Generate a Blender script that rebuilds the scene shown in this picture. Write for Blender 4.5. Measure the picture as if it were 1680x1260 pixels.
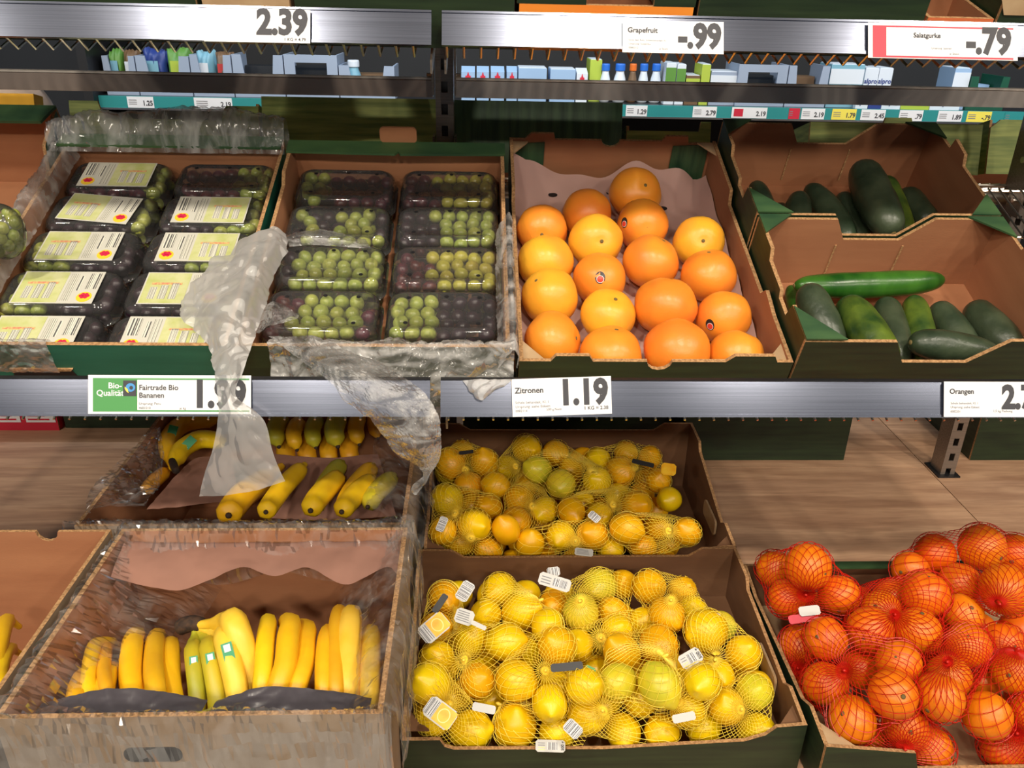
import bpy, math, random
import numpy as np
from mathutils import Vector, Matrix, noise as mnoise

for o in list(bpy.data.objects): bpy.data.objects.remove(o)
scene = bpy.context.scene
COL = scene.collection
rnd = random.Random(7)

# ------------------------------------------------------------------ camera
FPX, PITCH, YAW, ROLL = 1357.6, .4324, .0466, .0229
CAM = Vector((0, 0, 1.6))
_F = Vector((math.sin(YAW)*math.cos(PITCH), math.cos(YAW)*math.cos(PITCH), -math.sin(PITCH)))
_R0 = Vector((math.cos(YAW), -math.sin(YAW), 0)); _U0 = _R0.cross(_F)
_R = _R0*math.cos(ROLL) + _U0*math.sin(ROLL); _U = -_R0*math.sin(ROLL) + _U0*math.cos(ROLL)
cd = bpy.data.cameras.new('camera'); cam = bpy.data.objects.new('camera', cd); COL.objects.link(cam)
cd.sensor_width = 36; cd.lens = FPX/1680*36; cd.clip_start = .02; cd.clip_end = 60
cam.matrix_world = Matrix(((_R.x, _U.x, -_F.x, CAM.x), (_R.y, _U.y, -_F.y, CAM.y), (_R.z, _U.z, -_F.z, CAM.z), (0, 0, 0, 1)))
scene.camera = cam

# ------------------------------------------------------------------ world, lamps, exposure
w = bpy.data.worlds.new('world'); scene.world = w; w.use_nodes = True
bg = w.node_tree.nodes['Background']; bg.inputs[0].default_value = (.80, .90, 1.0, 1); bg.inputs[1].default_value = .11
scene.view_settings.view_transform = 'Standard'; scene.view_settings.look = 'None'
scene.view_settings.gamma = 1; scene.view_settings.use_curve_mapping = False
scene.view_settings.exposure = 0.0

def area(name, loc, target, power, size, color, spread=180, sizey=None):
    l = bpy.data.lights.new(name, 'AREA'); l.energy = power; l.color = color
    l.shape = 'DISK' if sizey is None else 'RECTANGLE'; l.size = size
    if sizey: l.size_y = sizey
    l.spread = math.radians(spread)
    o = bpy.data.objects.new(name, l); COL.objects.link(o); o.location = loc
    o.rotation_euler = (Vector(target)-Vector(loc)).to_track_quat('-Z', 'Y').to_euler()
    return o
WARM = (1, .89, .74); COOL = (.78, .9, 1)
for x in (-2.2, -.9, .4, 1.75, 3.0):
    area('track_spot', (x, -.22, 3.2), (x*.75, 1.2, .9), 10.5, .16, WARM, 110)
for x in (-2.4, -1.0, .3, 1.7, 3.1):
    area('aisle_spot', (x, -2.5, 3.2), (x*.6, 1.1, .7), 7.5, .24, WARM, 90)
for x in (-2.0, 0, 2.0, 4.0):
    area('cooler_strip', (x, 2.66, 2.02), (x, 2.95, 1.3), 9, 1.7, COOL, 150, .05)

# ------------------------------------------------------------------ pixel rays (1680x1260 photograph) onto real planes
def ray(u, v): return _F + _R*((u-840)/FPX) - _U*((v-630)/FPX)
def onY(u, v, Y): d = ray(u, v); return CAM + d*(Y/d.y)
def onZ(u, v, Z): d = ray(u, v); return CAM + d*((Z-CAM.z)/d.z)
def depth(p): return (p-CAM).dot(_F)
TAU = .396
SS = Vector((0, math.cos(TAU), math.sin(TAU))); SN = Vector((0, -math.sin(TAU), math.cos(TAU)))
P0 = Vector((0, 1.1306, 1.0393))                     # front edge of the tilted middle shelf
def shelf(x, s, h): return P0 + Vector((x, 0, 0)) + SS*s + SN*h
def onH(u, v, h):
    d = ray(u, v); t = ((P0-CAM).dot(SN)+h)/d.dot(SN); return CAM + d*t
def to_shelf(p): q = p-P0; return q.x, q.dot(SS), q.dot(SN)
ZW = .54                                             # wooden deck

# ------------------------------------------------------------------ materials
def nt(name):
    m = bpy.data.materials.new(name); m.use_nodes = True; t = m.node_tree
    return m, t, t.nodes['Principled BSDF']
def node(t, kind, **kw):
    n = t.nodes.new(kind)
    for k, v in kw.items():
        if k.startswith('i_'): n.inputs[int(k[2:])].default_value = v
        else: setattr(n, k, v)
    return n
def c4(c): return (c[0], c[1], c[2], 1) if len(c) == 3 else c
def srgb(r, g, b):
    f = lambda x: (x/255/12.92) if x/255 <= .04045 else ((x/255+.055)/1.055)**2.4
    return (f(r), f(g), f(b))
def mat(name, c1, c2=None, scale=8, stretch=(1, 1, 1), rough=.6, metal=0, bump=0, bscale=None, detail=4, rand=0, spec=None, ramp=(.35, .65), sub=0, subcol=None, coat=0):
    """noise between two colours, optional bump and per-object hue change"""
    m, t, b = nt(name); L = t.links.new
    b.inputs['Roughness'].default_value = rough; b.inputs['Metallic'].default_value = metal
    if spec is not None: b.inputs['Specular IOR Level'].default_value = spec
    if coat: b.inputs['Coat Weight'].default_value = coat; b.inputs['Coat Roughness'].default_value = .15
    if sub:
        b.inputs['Subsurface Weight'].default_value = sub; b.inputs['Subsurface Scale'].default_value = .01
        b.inputs['Subsurface Radius'].default_value = subcol or (1, .6, .2)
    tc = node(t, 'ShaderNodeTexCoord'); mp = node(t, 'ShaderNodeMapping'); mp.inputs['Scale'].default_value = stretch
    L(tc.outputs['Object'], mp.inputs['Vector'])
    out = None
    vec = mp.outputs[0]
    if rand:
        oi = node(t, 'ShaderNodeObjectInfo'); ad = node(t, 'ShaderNodeVectorMath', operation='MULTIPLY_ADD')
        cx = node(t, 'ShaderNodeCombineXYZ')
        for k in range(3): L(oi.outputs['Random'], cx.inputs[k])
        L(cx.outputs[0], ad.inputs[0]); ad.inputs[1].default_value = (7, 13, 5); L(vec, ad.inputs[2]); vec = ad.outputs[0]
    if c2 is not None:
        nz = node(t, 'ShaderNodeTexNoise'); nz.inputs['Scale'].default_value = scale; nz.inputs['Detail'].default_value = detail
        L(vec, nz.inputs['Vector'])
        rp = node(t, 'ShaderNodeValToRGB'); e = rp.color_ramp.elements
        e[0].position, e[1].position = ramp; e[0].color = c4(c1); e[1].color = c4(c2)
        L(nz.outputs['Fac'], rp.inputs[0]); out = rp.outputs[0]
    if rand:
        hs = node(t, 'ShaderNodeHueSaturation'); hs.inputs['Color'].default_value = c4(c1)
        if out: L(out, hs.inputs['Color'])
        mr = node(t, 'ShaderNodeMapRange'); mr.inputs[3].default_value = .5-rand*.05; mr.inputs[4].default_value = .5+rand*.05
        L(oi.outputs['Random'], mr.inputs[0]); L(mr.outputs[0], hs.inputs['Hue'])
        mv = node(t, 'ShaderNodeMath', operation='MULTIPLY_ADD'); mv.inputs[1].default_value = -rand*.35; mv.inputs[2].default_value = 1+rand*.12
        fr = node(t, 'ShaderNodeMath', operation='FRACT'); ml = node(t, 'ShaderNodeMath', operation='MULTIPLY'); ml.inputs[1].default_value = 7.31
        L(oi.outputs['Random'], ml.inputs[0]); L(ml.outputs[0], fr.inputs[0]); L(fr.outputs[0], mv.inputs[0]); L(mv.outputs[0], hs.inputs['Value'])
        out = hs.outputs[0]
    if out: L(out, b.inputs['Base Color'])
    else: b.inputs['Base Color'].default_value = c4(c1)
    if bump:
        n2 = node(t, 'ShaderNodeTexNoise'); n2.inputs['Scale'].default_value = bscale or scale*4; n2.inputs['Detail'].default_value = 3
        L(vec, n2.inputs['Vector'])
        bp = node(t, 'ShaderNodeBump'); bp.inputs['Strength'].default_value = bump; bp.inputs['Distance'].default_value = .002
        L(n2.outputs['Fac'], bp.inputs['Height']); L(bp.outputs[0], b.inputs['Normal'])
    return m
def film(name, white=.25, gloss=.35, rough=.12, tint=(1, 1, 1), bump=.3, bscale=60, wisp=None):
    """thin clear plastic: see-through, with white haze and a clear-coat shine"""
    m, t, b = nt(name); L = t.links.new; t.nodes.remove(b); out = t.nodes['Material Output']
    tr = node(t, 'ShaderNodeBsdfTransparent'); tr.inputs[0].default_value = c4(tint)
    di = node(t, 'ShaderNodeBsdfDiffuse'); di.inputs[0].default_value = (.9, .9, .9, 1)
    tl = node(t, 'ShaderNodeBsdfTranslucent'); tl.inputs[0].default_value = (.9, .9, .9, 1)
    gl = node(t, 'ShaderNodeBsdfGlossy'); gl.inputs['Roughness'].default_value = rough
    hz = node(t, 'ShaderNodeMixShader'); hz.inputs[0].default_value = .45; L(di.outputs[0], hz.inputs[1]); L(tl.outputs[0], hz.inputs[2])
    m1 = node(t, 'ShaderNodeMixShader'); m1.inputs[0].default_value = white; L(tr.outputs[0], m1.inputs[1]); L(hz.outputs[0], m1.inputs[2])
    if wisp:                                           # folded layers are whiter than single ones
        tw = node(t, 'ShaderNodeTexCoord'); mw = node(t, 'ShaderNodeMapping'); mw.inputs['Scale'].default_value = wisp[2]; mw.inputs['Rotation'].default_value = (0, .5, .3)
        nw = node(t, 'ShaderNodeTexNoise'); nw.inputs['Scale'].default_value = wisp[3]; nw.inputs['Detail'].default_value = 5; nw.inputs['Distortion'].default_value = 1.2
        L(tw.outputs['Object'], mw.inputs[0]); L(mw.outputs[0], nw.inputs['Vector'])
        rw = node(t, 'ShaderNodeMapRange'); rw.inputs[1].default_value = .40; rw.inputs[2].default_value = .68; rw.inputs[3].default_value = wisp[0]; rw.inputs[4].default_value = wisp[1]
        L(nw.outputs['Fac'], rw.inputs[0]); L(rw.outputs[0], m1.inputs[0])
    fr = node(t, 'ShaderNodeFresnel'); fr.inputs[0].default_value = 1.5
    k = node(t, 'ShaderNodeMath', operation='MULTIPLY_ADD'); k.inputs[1].default_value = gloss; k.inputs[2].default_value = 0; k.use_clamp = True
    L(fr.outputs[0], k.inputs[0])
    m2 = node(t, 'ShaderNodeMixShader'); L(k.outputs[0], m2.inputs[0]); L(m1.outputs[0], m2.inputs[1]); L(gl.outputs[0], m2.inputs[2])
    if bump:
        tc = node(t, 'ShaderNodeTexCoord'); nz = node(t, 'ShaderNodeTexNoise'); nz.inputs['Scale'].default_value = bscale; nz.inputs['Detail'].default_value = 2
        L(tc.outputs['Object'], nz.inputs['Vector']); bp = node(t, 'ShaderNodeBump'); bp.inputs['Strength'].default_value = bump; bp.inputs['Distance'].default_value = .003
        L(nz.outputs['Fac'], bp.inputs['Height'])
        for s in (gl, fr): L(bp.outputs[0], s.inputs['Normal'])
    L(m2.outputs[0], out.inputs[0]); return m
def bars(name, dark, light, freq, axis=0, rough=.5):
    """printed bar code stripes"""
    m, t, b = nt(name); L = t.links.new
    tc = node(t, 'ShaderNodeTexCoord'); sp = node(t, 'ShaderNodeSeparateXYZ'); L(tc.outputs['Object'], sp.inputs[0])
    n = node(t, 'ShaderNodeTexNoise', noise_dimensions='1D'); n.inputs['Scale'].default_value = freq; n.inputs['Detail'].default_value = 0
    L(sp.outputs[axis], n.inputs['W']); rp = node(t, 'ShaderNodeValToRGB'); rp.color_ramp.interpolation = 'CONSTANT'
    e = rp.color_ramp.elements; e[0].color = c4(dark); e[1].position = .5; e[1].color = c4(light)
    L(n.outputs['Fac'], rp.inputs[0]); L(rp.outputs[0], b.inputs['Base Color']); b.inputs['Roughness'].default_value = rough
    return m
def wood(name):
    m, t, b = nt(name); L = t.links.new
    tc = node(t, 'ShaderNodeTexCoord'); mp = node(t, 'ShaderNodeMapping'); mp.inputs['Scale'].default_value = (1.2, 11, 4)
    oi = node(t, 'ShaderNodeObjectInfo'); va = node(t, 'ShaderNodeVectorMath', operation='ADD'); sc = node(t, 'ShaderNodeVectorMath', operation='SCALE'); sc.inputs[3].default_value = 9
    cx = node(t, 'ShaderNodeCombineXYZ'); L(oi.outputs['Random'], cx.inputs[0]); L(oi.outputs['Random'], cx.inputs[1]); L(cx.outputs[0], sc.inputs[0])
    L(tc.outputs['Object'], mp.inputs[0]); L(mp.outputs[0], va.inputs[0]); L(sc.outputs[0], va.inputs[1])
    n1 = node(t, 'ShaderNodeTexNoise'); n1.inputs['Scale'].default_value = 2.2; n1.inputs['Detail'].default_value = 6; n1.inputs['Distortion'].default_value = 1.1
    n2 = node(t, 'ShaderNodeTexNoise'); n2.inputs['Scale'].default_value = 11; n2.inputs['Detail'].default_value = 5; n2.inputs['Distortion'].default_value = .6
    L(va.outputs[0], n1.inputs[0]); L(va.outputs[0], n2.inputs[0])
    r1 = node(t, 'ShaderNodeValToRGB'); e = r1.color_ramp.elements
    e[0].position = .3; e[0].color = c4(srgb(166, 126, 98)); e[1].position = .75; e[1].color = c4(srgb(212, 172, 138))
    r2 = node(t, 'ShaderNodeValToRGB'); e = r2.color_ramp.elements
    e[0].position = .35; e[0].color = (.55, .5, .46, 1); e[1].position = .6; e[1].color = (1, 1, 1, 1)
    mx = node(t, 'ShaderNodeMix', data_type='RGBA', blend_type='MULTIPLY'); mx.inputs[0].default_value = .3
    L(n1.outputs['Fac'], r1.inputs[0]); L(n2.outputs['Fac'], r2.inputs[0]); L(r1.outputs[0], mx.inputs[6]); L(r2.outputs[0], mx.inputs[7]); L(mx.outputs[2], b.inputs['Base Color'])
    b.inputs['Roughness'].default_value = .5; return m

M = {}
M['card'] = mat('cardboard', srgb(160, 106, 72), srgb(170, 116, 80), 5, (1, 1, 6), .85, bump=.1, bscale=120)
M['card_edge'] = mat('corrugated_edge', srgb(150, 112, 74), srgb(188, 146, 100), 260, (1, 1, 1), .9, bump=.5, bscale=300, ramp=(.4, .6))
M['card_pale'] = mat('cardboard_pale', srgb(186, 158, 122), srgb(170, 138, 102), 20, rough=.9)
M['card_grey'] = mat('cardboard_grey', srgb(150, 128, 104), srgb(138, 116, 94), 4, rough=.85)
M['green'] = mat('green_print', srgb(34, 66, 42), srgb(66, 98, 58), 7, (1, 2.2, 12), .55, detail=6)
M['green_far'] = mat('lightened_green_print', srgb(102, 120, 60), srgb(146, 156, 84), 7, (1, 2.2, 14), .6, detail=6)  # print green lightened to offset the weak light on the far crates
M['green_v'] = mat('green_print_upright', srgb(30, 60, 40), srgb(62, 92, 60), 7, (10, 10, 1), .55, detail=6)
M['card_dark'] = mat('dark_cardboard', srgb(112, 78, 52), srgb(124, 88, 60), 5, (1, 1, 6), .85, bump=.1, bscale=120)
M['tagw'] = mat('matt_white_tag', (.60, .60, .58), rough=.6)
M['green_dark'] = mat('green_print_dark', srgb(22, 38, 22), srgb(36, 54, 30), 7, (1, 2.2, 14), .5, detail=6)
M['teal'] = mat('teal_green_print', srgb(28, 92, 74), srgb(40, 104, 84), 6, (1, 1, 8), .45)
M['steel'] = mat('brushed_steel', (.46, .46, .50), (.36, .36, .40), 30, (.6, 12, 40), .30, 1, bump=.05, bscale=40)
M['steel_dark'] = mat('dark_steel', (.30, .25, .215), (.21, .18, .155), 20, (.5, 10, 20), .34, .6)
M['chrome'] = mat('zinc_wire', (.72, .68, .62), rough=.28, metal=1)
M['black'] = mat('black_plastic', (.012, .012, .014), rough=.45)
M['rail'] = mat('price_rail_metal', (.26, .285, .37), (.20, .22, .285), 14, (.3, 8, 60), .185, 1)
M['wood'] = wood('oak_laminate')
M['white'] = mat('white_paper', (.82, .82, .84), rough=.45)
M['ink'] = mat('grey_ink', (.05, .05, .06), rough=.6)
M['ink_soft'] = mat('soft_ink', (.22, .22, .24), rough=.6)
M['red'] = mat('red_print', (.6, .02, .05), rough=.45)
M['tag_green'] = mat('green_tag_print', srgb(74, 150, 80), rough=.45)
M['blue'] = mat('blue_print', srgb(70, 150, 215), rough=.45)
M['yellow'] = mat('yellow_print', srgb(240, 222, 90), rough=.5)
M['floor'] = mat('grey_floor_tile', (.35, .34, .33), (.4, .39, .37), 3, rough=.35)
M['wallm'] = mat('dark_wall', (.007, .008, .010), (.010, .010, .012), 2, rough=.7)
M['ceil'] = mat('white_ceiling', (.6, .6, .6), rough=.9)
M['film'] = film('clear_film', .05, .42, .09, bump=0, wisp=(.015, .17, (1, 1, 1), 18))
M['film_white'] = film('hazy_film', .30, .5, .14, bump=0, wisp=(.10, .72, (1, 1, 2.2), 16))
M['film_mid'] = film('liner_film', .27, .5, .10, bump=0, wisp=(.10, .55, (2.4, 1, 1), 14))
M['bar'] = mat('warm_reflection_bar', (.42, .33, .28), (.24, .20, .18), 3, (.7, 1, 1), .24, .3)  # warm reflections painted into the base colour of the left bar
M['bar_bright'] = mat('bright_reflection_bar', (.54, .49, .45), (.34, .31, .29), 3, (.7, 1, 1), .22, .4)  # brighter reflections painted into the base colour of the right bar
M['lip'] = mat('highlight_steel_lip', (.62, .56, .50), rough=.3, metal=.3)  # pale colour paints the bright highlight along the bar's top edge
M['film_skirt'] = film('thin_milky_film', .42, .4, .16, bump=0)
M['film_milky'] = film('milky_film', .74, .35, .2, bump=0)
M['punnet'] = film('clear_punnet', .07, 1.3, .07, bump=.10, bscale=35)  # the small white share paints a hazy ceiling glare on the lids
# ------------------------------------------------------------------ mesh helpers
def link(name, me, parent=None, mats=(), smooth=False, loc=None):
    o = bpy.data.objects.new(name, me); COL.objects.link(o)
    for m in mats: me.materials.append(m)
    if smooth: me.shade_smooth()
    if parent: o.parent = parent
    if loc is not None: o.location = loc
    return o
def mesh(name, V, Fs, mi=None):
    me = bpy.data.meshes.new(name); me.from_pydata([tuple(v) for v in V], [], [tuple(f) for f in Fs])
    if mi is not None: me.polygons.foreach_set('material_index', mi)
    me.update(); return me
def tag(o, label, cat, group=None, kind=None):
    if label: o['label'] = label
    if cat: o['category'] = cat
    if group: o['group'] = group
    if kind: o['kind'] = kind
    return o
def thing(name, label, cat, loc=(0, 0, 0), rot=None, group=None, kind=None):
    o = bpy.data.objects.new(name, None); COL.objects.link(o); o.empty_display_size = .03
    o.location = loc
    if rot is not None: o.rotation_euler = rot
    return tag(o, label, cat, group, kind)
class MB:
    """collects shapes into one mesh"""
    def __init__(s): s.V = []; s.F = []; s.I = []
    def add(s, V, F, mi=0):
        n = len(s.V); s.V += [tuple(v) for v in V]; s.F += [tuple(i+n for i in f) for f in F]; s.I += [mi]*len(F); return s
    def box(s, a, b, mi=0):
        x0, y0, z0 = a; x1, y1, z1 = b
        V = [(x0, y0, z0), (x1, y0, z0), (x1, y1, z0), (x0, y1, z0), (x0, y0, z1), (x1, y0, z1), (x1, y1, z1), (x0, y1, z1)]
        return s.add(V, [(0, 3, 2, 1), (4, 5, 6, 7), (0, 1, 5, 4), (1, 2, 6, 5), (2, 3, 7, 6), (3, 0, 4, 7)], mi)
    def prism(s, poly, org, u, v, n, t, mi=(0, 0, 0)):
        """polygon in (u,v) at org, thickened by t along n; mi = outer, inner, edge"""
        org, u, v, n = Vector(org), Vector(u), Vector(v), Vector(n)
        A = [org+u*p[0]+v*p[1] for p in poly]; B = [p+n*t for p in A]; k = len(poly)
        flip = u.cross(v).dot(n) > 0
        f0 = list(range(k)); f1 = list(range(k, 2*k))
        if flip: f0 = f0[::-1]
        else: f1 = f1[::-1]
        s.add(A+B, [f0], mi[0]); b = len(s.V)-2*k
        s.F.append(tuple(i+b for i in f1)); s.I.append(mi[1])
        for i in range(k):
            j = (i+1) % k; q = (i, j, j+k, i+k) if flip else (j, i, i+k, j+k)
            s.F.append(tuple(x+b for x in q)); s.I.append(mi[2])
        return s
    def tube(s, pts, r, n=6, mi=0, cap=True, closed=False):
        P = [Vector(p) for p in pts]; k = len(P); R = r if hasattr(r, '__len__') else [r]*k
        V = []; up = None
        for i in range(k):
            a = P[max(i-1, 0)]; b = P[min(i+1, k-1)]; d = (b-a)
            d = d.normalized() if d.length > 1e-9 else Vector((0, 0, 1))
            if up is None:
                up = d.orthogonal().normalized()
            up = (up - d*up.dot(d)); up = up.normalized() if up.length > 1e-6 else d.orthogonal().normalized()
            sd = d.cross(up)
            for j in range(n):
                t = 2*math.pi*j/n; V.append(P[i]+(up*math.cos(t)+sd*math.sin(t))*R[i])
        F = [(i*n+j, i*n+(j+1) % n, (i+1)*n+(j+1) % n, (i+1)*n+j) for i in range(k-1) for j in range(n)]
        if cap: F += [tuple(range(n-1, -1, -1)), tuple((k-1)*n+j for j in range(n))]
        return s.add(V, F, mi)
    def build(s, name, mats, parent=None, smooth=False, loc=None):
        if not isinstance(mats, (list, tuple)): mats = [mats]
        return link(name, mesh(name, s.V, s.F, s.I), parent, mats, smooth, loc)
def loft(loops, cap0=True, cap1=True):
    n = len(loops[0]); V = [p for l in loops for p in l]
    F = [(i*n+j, i*n+(j+1) % n, (i+1)*n+(j+1) % n, (i+1)*n+j) for i in range(len(loops)-1) for j in range(n)]
    if cap0: F.append(tuple(range(n-1, -1, -1)))
    if cap1: F.append(tuple((len(loops)-1)*n+j for j in range(n)))
    return V, F
def rrect(w, d, r, z, n=5):
    P = []
    for cx, cy, a in ((w/2-r, d/2-r, 0), (-w/2+r, d/2-r, 90), (-w/2+r, -d/2+r, 180), (w/2-r, -d/2+r, 270)):
        for k in range(n+1):
            t = math.radians(a+90*k/n); P.append((cx+r*math.cos(t), cy+r*math.sin(t), z))
    return P
_fonts = {}
def text(body, size, org, u, v, m, parent, bold=0, align='LEFT', name='print', sx=1):
    """flat printed lettering at org, along u, up v, as a thin mesh"""
    c = bpy.data.curves.new('t', 'FONT'); c.body = body; c.size = size; c.offset = bold*size; c.align_x = align; c.resolution_u = 3
    o = bpy.data.objects.new('t', c); me = bpy.data.meshes.new_from_object(o)
    bpy.data.objects.remove(o); bpy.data.curves.remove(c)
    u, v, org = Vector(u), Vector(v), Vector(org); n = u.cross(v)
    for q in me.vertices:
        p = org+u*q.co.x*sx+v*q.co.y+n*.0004; q.co = p
    me.name = name; me.update(); me.materials.clear()
    return link(name, me, parent, [m])
def quad(name, org, u, v, w, h, m, parent, t=.0006, lift=0):
    u, v = Vector(u), Vector(v); n = u.cross(v)
    b = MB(); b.prism([(0, 0), (w, 0), (w, h), (0, h)], Vector(org)+n*lift, u, v, n, t); return b.build(name, m, parent)
# ------------------------------------------------------------------ the room
def struct(name, b, m): o = b.build(name, m); o['kind'] = 'structure'; return o
struct('floor', MB().box((-4, -5, -.02), (6, 3.6, 0)), M['floor'])
struct('wall_back', MB().box((-4, 3.6, 0), (6, 3.7, 3.6)), M['wallm'])
struct('ceiling', MB().box((-4, -5, 3.6), (6, 3.6, 3.65)), M['ceil'])

# ------------------------------------------------------------------ wooden deck
deck = thing('wooden_deck', 'wood grain display deck under the lowest row of boxes', 'deck', (0, 0, 0))
XJ = onY(714, 652, 1.0).x
def plank(x0, x1, y0, y1):
    g = .0012
    b = MB().box((x0+g, y0+g, ZW-.022), (x1-g, y1-g, ZW)); b.build('plank', M['wood'], deck)
SX = 1.150
for xa, xb in ((SX-2.5, SX-1.25), (SX-1.25, SX), (SX, SX+1.25)):
    plank(xa, xb, .70, 1.795); plank(xa, xb, 1.795, 2.55)
MB().box((SX-2.5, .705, 0), (SX+1.25, 2.54, ZW-.023)).build('plinth', M['black'], deck)

# ------------------------------------------------------------------ uprights
def upright(x, label):
    t = thing('upright_post', label, 'post', (x, 1.753, ZW))
    W, Dp, H = .036, .05, 1.34; hw = .013
    b = MB().box((-W/2, 0, 0), (-hw/2, .003, H)).box((hw/2, 0, 0), (W/2, .003, H))
    z = 0; p = .0425
    while z < H-.01:
        b.box((-hw/2, 0, z+.021), (hw/2, .003, min(z+p, H))); z += p
    b.box((-W/2, .003, 0), (-W/2+.003, Dp, H)).box((W/2-.003, .003, 0), (W/2, Dp, H)).box((-W/2+.003, Dp-.003, 0), (W/2-.003, Dp, H))
    b.build('slotted_channel', M['steel_dark'], t)
    for s, nm in ((-1, 'bracket_plate'), (1, 'bracket_plate')):
        for zc in (.75, .98):
            q = MB(); xx = s*(W/2+.004)
            q.box((xx-.002, -.03, zc-.09), (xx+.002, .02, zc+.06)); q.build(nm, M['steel_dark'], t)
            MB().tube([(xx+s*.001, -.012, zc+.03), (xx+s*.014, -.012, zc+.03)], .007, 8).build('bolt', M['chrome'], t)
            MB().tube([(xx+s*.001, -.012, zc-.055), (xx+s*.012, -.012, zc-.055)], .005, 8).build('bolt', M['chrome'], t)
    MB().box((-W/2-.01, -.012, 0), (W/2+.01, Dp+.01, .004)).build('foot_plate', M['black'], t)
    return t
upright(-.067, 'slotted steel post between the two shelf bays, beside the grape crate')
upright(1.183, 'slotted steel post standing on the wooden deck behind the bagged oranges')

# ------------------------------------------------------------------ crossbars
for x0, x1, lb in ((-1.32, -.089, 'brown steel crossbar behind the grape crates'), (-.045, 1.160, 'bright steel crossbar behind the cucumber and grapefruit crates')):
    t = thing('crossbar', lb, 'bar', (x0, 1.735, 1.425))
    MB().prism([(0, 0), (.022, 0), (.022, .034), (.003, .034), (0, .031)], (0, 0, 0), (0, 1, 0), (0, 0, 1), (1, 0, 0), x1-x0).build('bar', M['bar'] if x0 < -.5 else M['bar_bright'], t)
    MB().box((.0, -.001, .033), (x1-x0, .02, .0365)).build('bar_lip', M['lip'], t)

# ------------------------------------------------------------------ shelves: rail, wires, brackets
def rail_shelf(name, label, x0, x1, ytop, ztop, ybot, zbot, front, tilt, drop, pitch, L):
    t = thing(name, label, 'shelf', (x0, ybot, zbot)); o = Vector((x0, ybot, zbot)); Wd = x1-x0
    fu = Vector((0, ytop-ybot, ztop-zbot)); h = fu.length; fv = fu.normalized(); fn = Vector((1, 0, 0)).cross(fv)   # faces the aisle
    q = MB(); T = Vector((0, 0, 0))
    q.prism([(0, 0), (Wd, 0), (Wd, h), (0, h)], T, (1, 0, 0), fv, -fn, .004)
    q.build('price_rail', M['rail'], t)
    q = MB(); q.prism([(0, 0), (Wd, 0), (Wd, .003), (0, .003)], T+fv*(h-.003), (1, 0, 0), fv, fn, .0015)
    q.build('rail_lip', M['rail'], t)
    q = MB(); q.prism([(0, 0), (Wd, 0), (Wd, .004), (0, .004)], T, (1, 0, 0), fv, fn, .0015); q.build('rail_lip', M['rail'], t)
    q = MB().box((0, ytop-ybot+.004, ztop-zbot-.004), (Wd, ytop-ybot+.012, ztop-zbot)); q.build('rail_back', M['black'], t)
    S_ = Vector((0, math.cos(tilt), math.sin(tilt)))
    q = MB(); n = int(Wd/pitch); P = Vector(front)-o
    for i in range(n+1):
        x = i*pitch+.006
        if x > Wd-.004: break
        a = Vector((x, P.y, P.z))
        pts = ([Vector((x, .006, .002))] if drop else []) + [a, a+S_*L]
        q.tube(pts, .0019, 5)
    for k in range(1, 5):
        a = Vector((.002, P.y, P.z-.003))+S_*(L*k/4*.99+.002); q.tube([a, a+Vector((Wd-.004, 0, 0))], .0026, 5)
    q.build('wire_grid', M['chrome'], t)
    for x in (.003, Wd-.003):
        a = Vector((x, P.y+.01, P.z-.012)); b2 = a+S_*(L+.02)
        v = S_.cross(Vector((1, 0, 0)))
        MB().prism([(0, -.012), (L, -.03), (L, .008), (0, .008)], (x-.0015, a.y, a.z), S_, Vector((0, -S_.z, S_.y)), (1, 0, 0), .003).build('bracket_arm', M['steel_dark'], t)
    return t
for bx0, bx1, w1 in ((XJ-1.25, XJ-.007, 'left of the slotted post'), (XJ+.007, XJ+1.24, 'right of the slotted post')):
    left = bx0 < XJ-.5
    f2 = P0 - SS*.022 - SN*.005
    rail_shelf('wire_shelf', 'tilted wire shelf with a steel price rail, carrying the '+('grape crates' if left else 'grapefruit and cucumber crates'),
               bx0, bx1, 1.01, 1.1379, .99, 1.0939, (0, f2.y, f2.z), TAU, False, .0225, .63)
    rail_shelf('wire_shelf', 'highest wire shelf with a steel price rail, '+('holding the 2.39 price card' if left else 'holding the grapefruit price card'),
               bx0, bx1, 1.22, 1.5875, 1.20, 1.5451, (0, 1.235, 1.529), .30, True, .0233, .50)
# wire shelf on the far side, sloping away
def far_shelf(x0, x1, label):
    t = thing('wire_shelf', label, 'shelf', (x0, 1.80, 1.262)); q = MB(); Wd = x1-x0
    S_ = Vector((0, math.cos(.25), -math.sin(.25)))
    n = int(Wd/.0225)
    for i in range(n):
        a = Vector((.01+i*.0225, 0, -.004)); q.tube([a, a+S_*.55], .0019, 5)
    for k in range(5): a = Vector((0, 0, -.007))+S_*(.55*k/4); q.tube([a, a+Vector((Wd, 0, 0))], .0026, 5)
    q.build('wire_grid', M['chrome'], t)
    MB().tube([(0, -.012, -.03), (Wd, -.012, -.03)], .017, 16).build('back_tube', M['chrome'], t, True)
far_shelf(-1.3, -.1, 'wire shelf of the far side sloping away behind the grapes')
far_shelf(-.03, 1.9, 'wire shelf of the far side sloping away behind the cucumbers')

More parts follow.
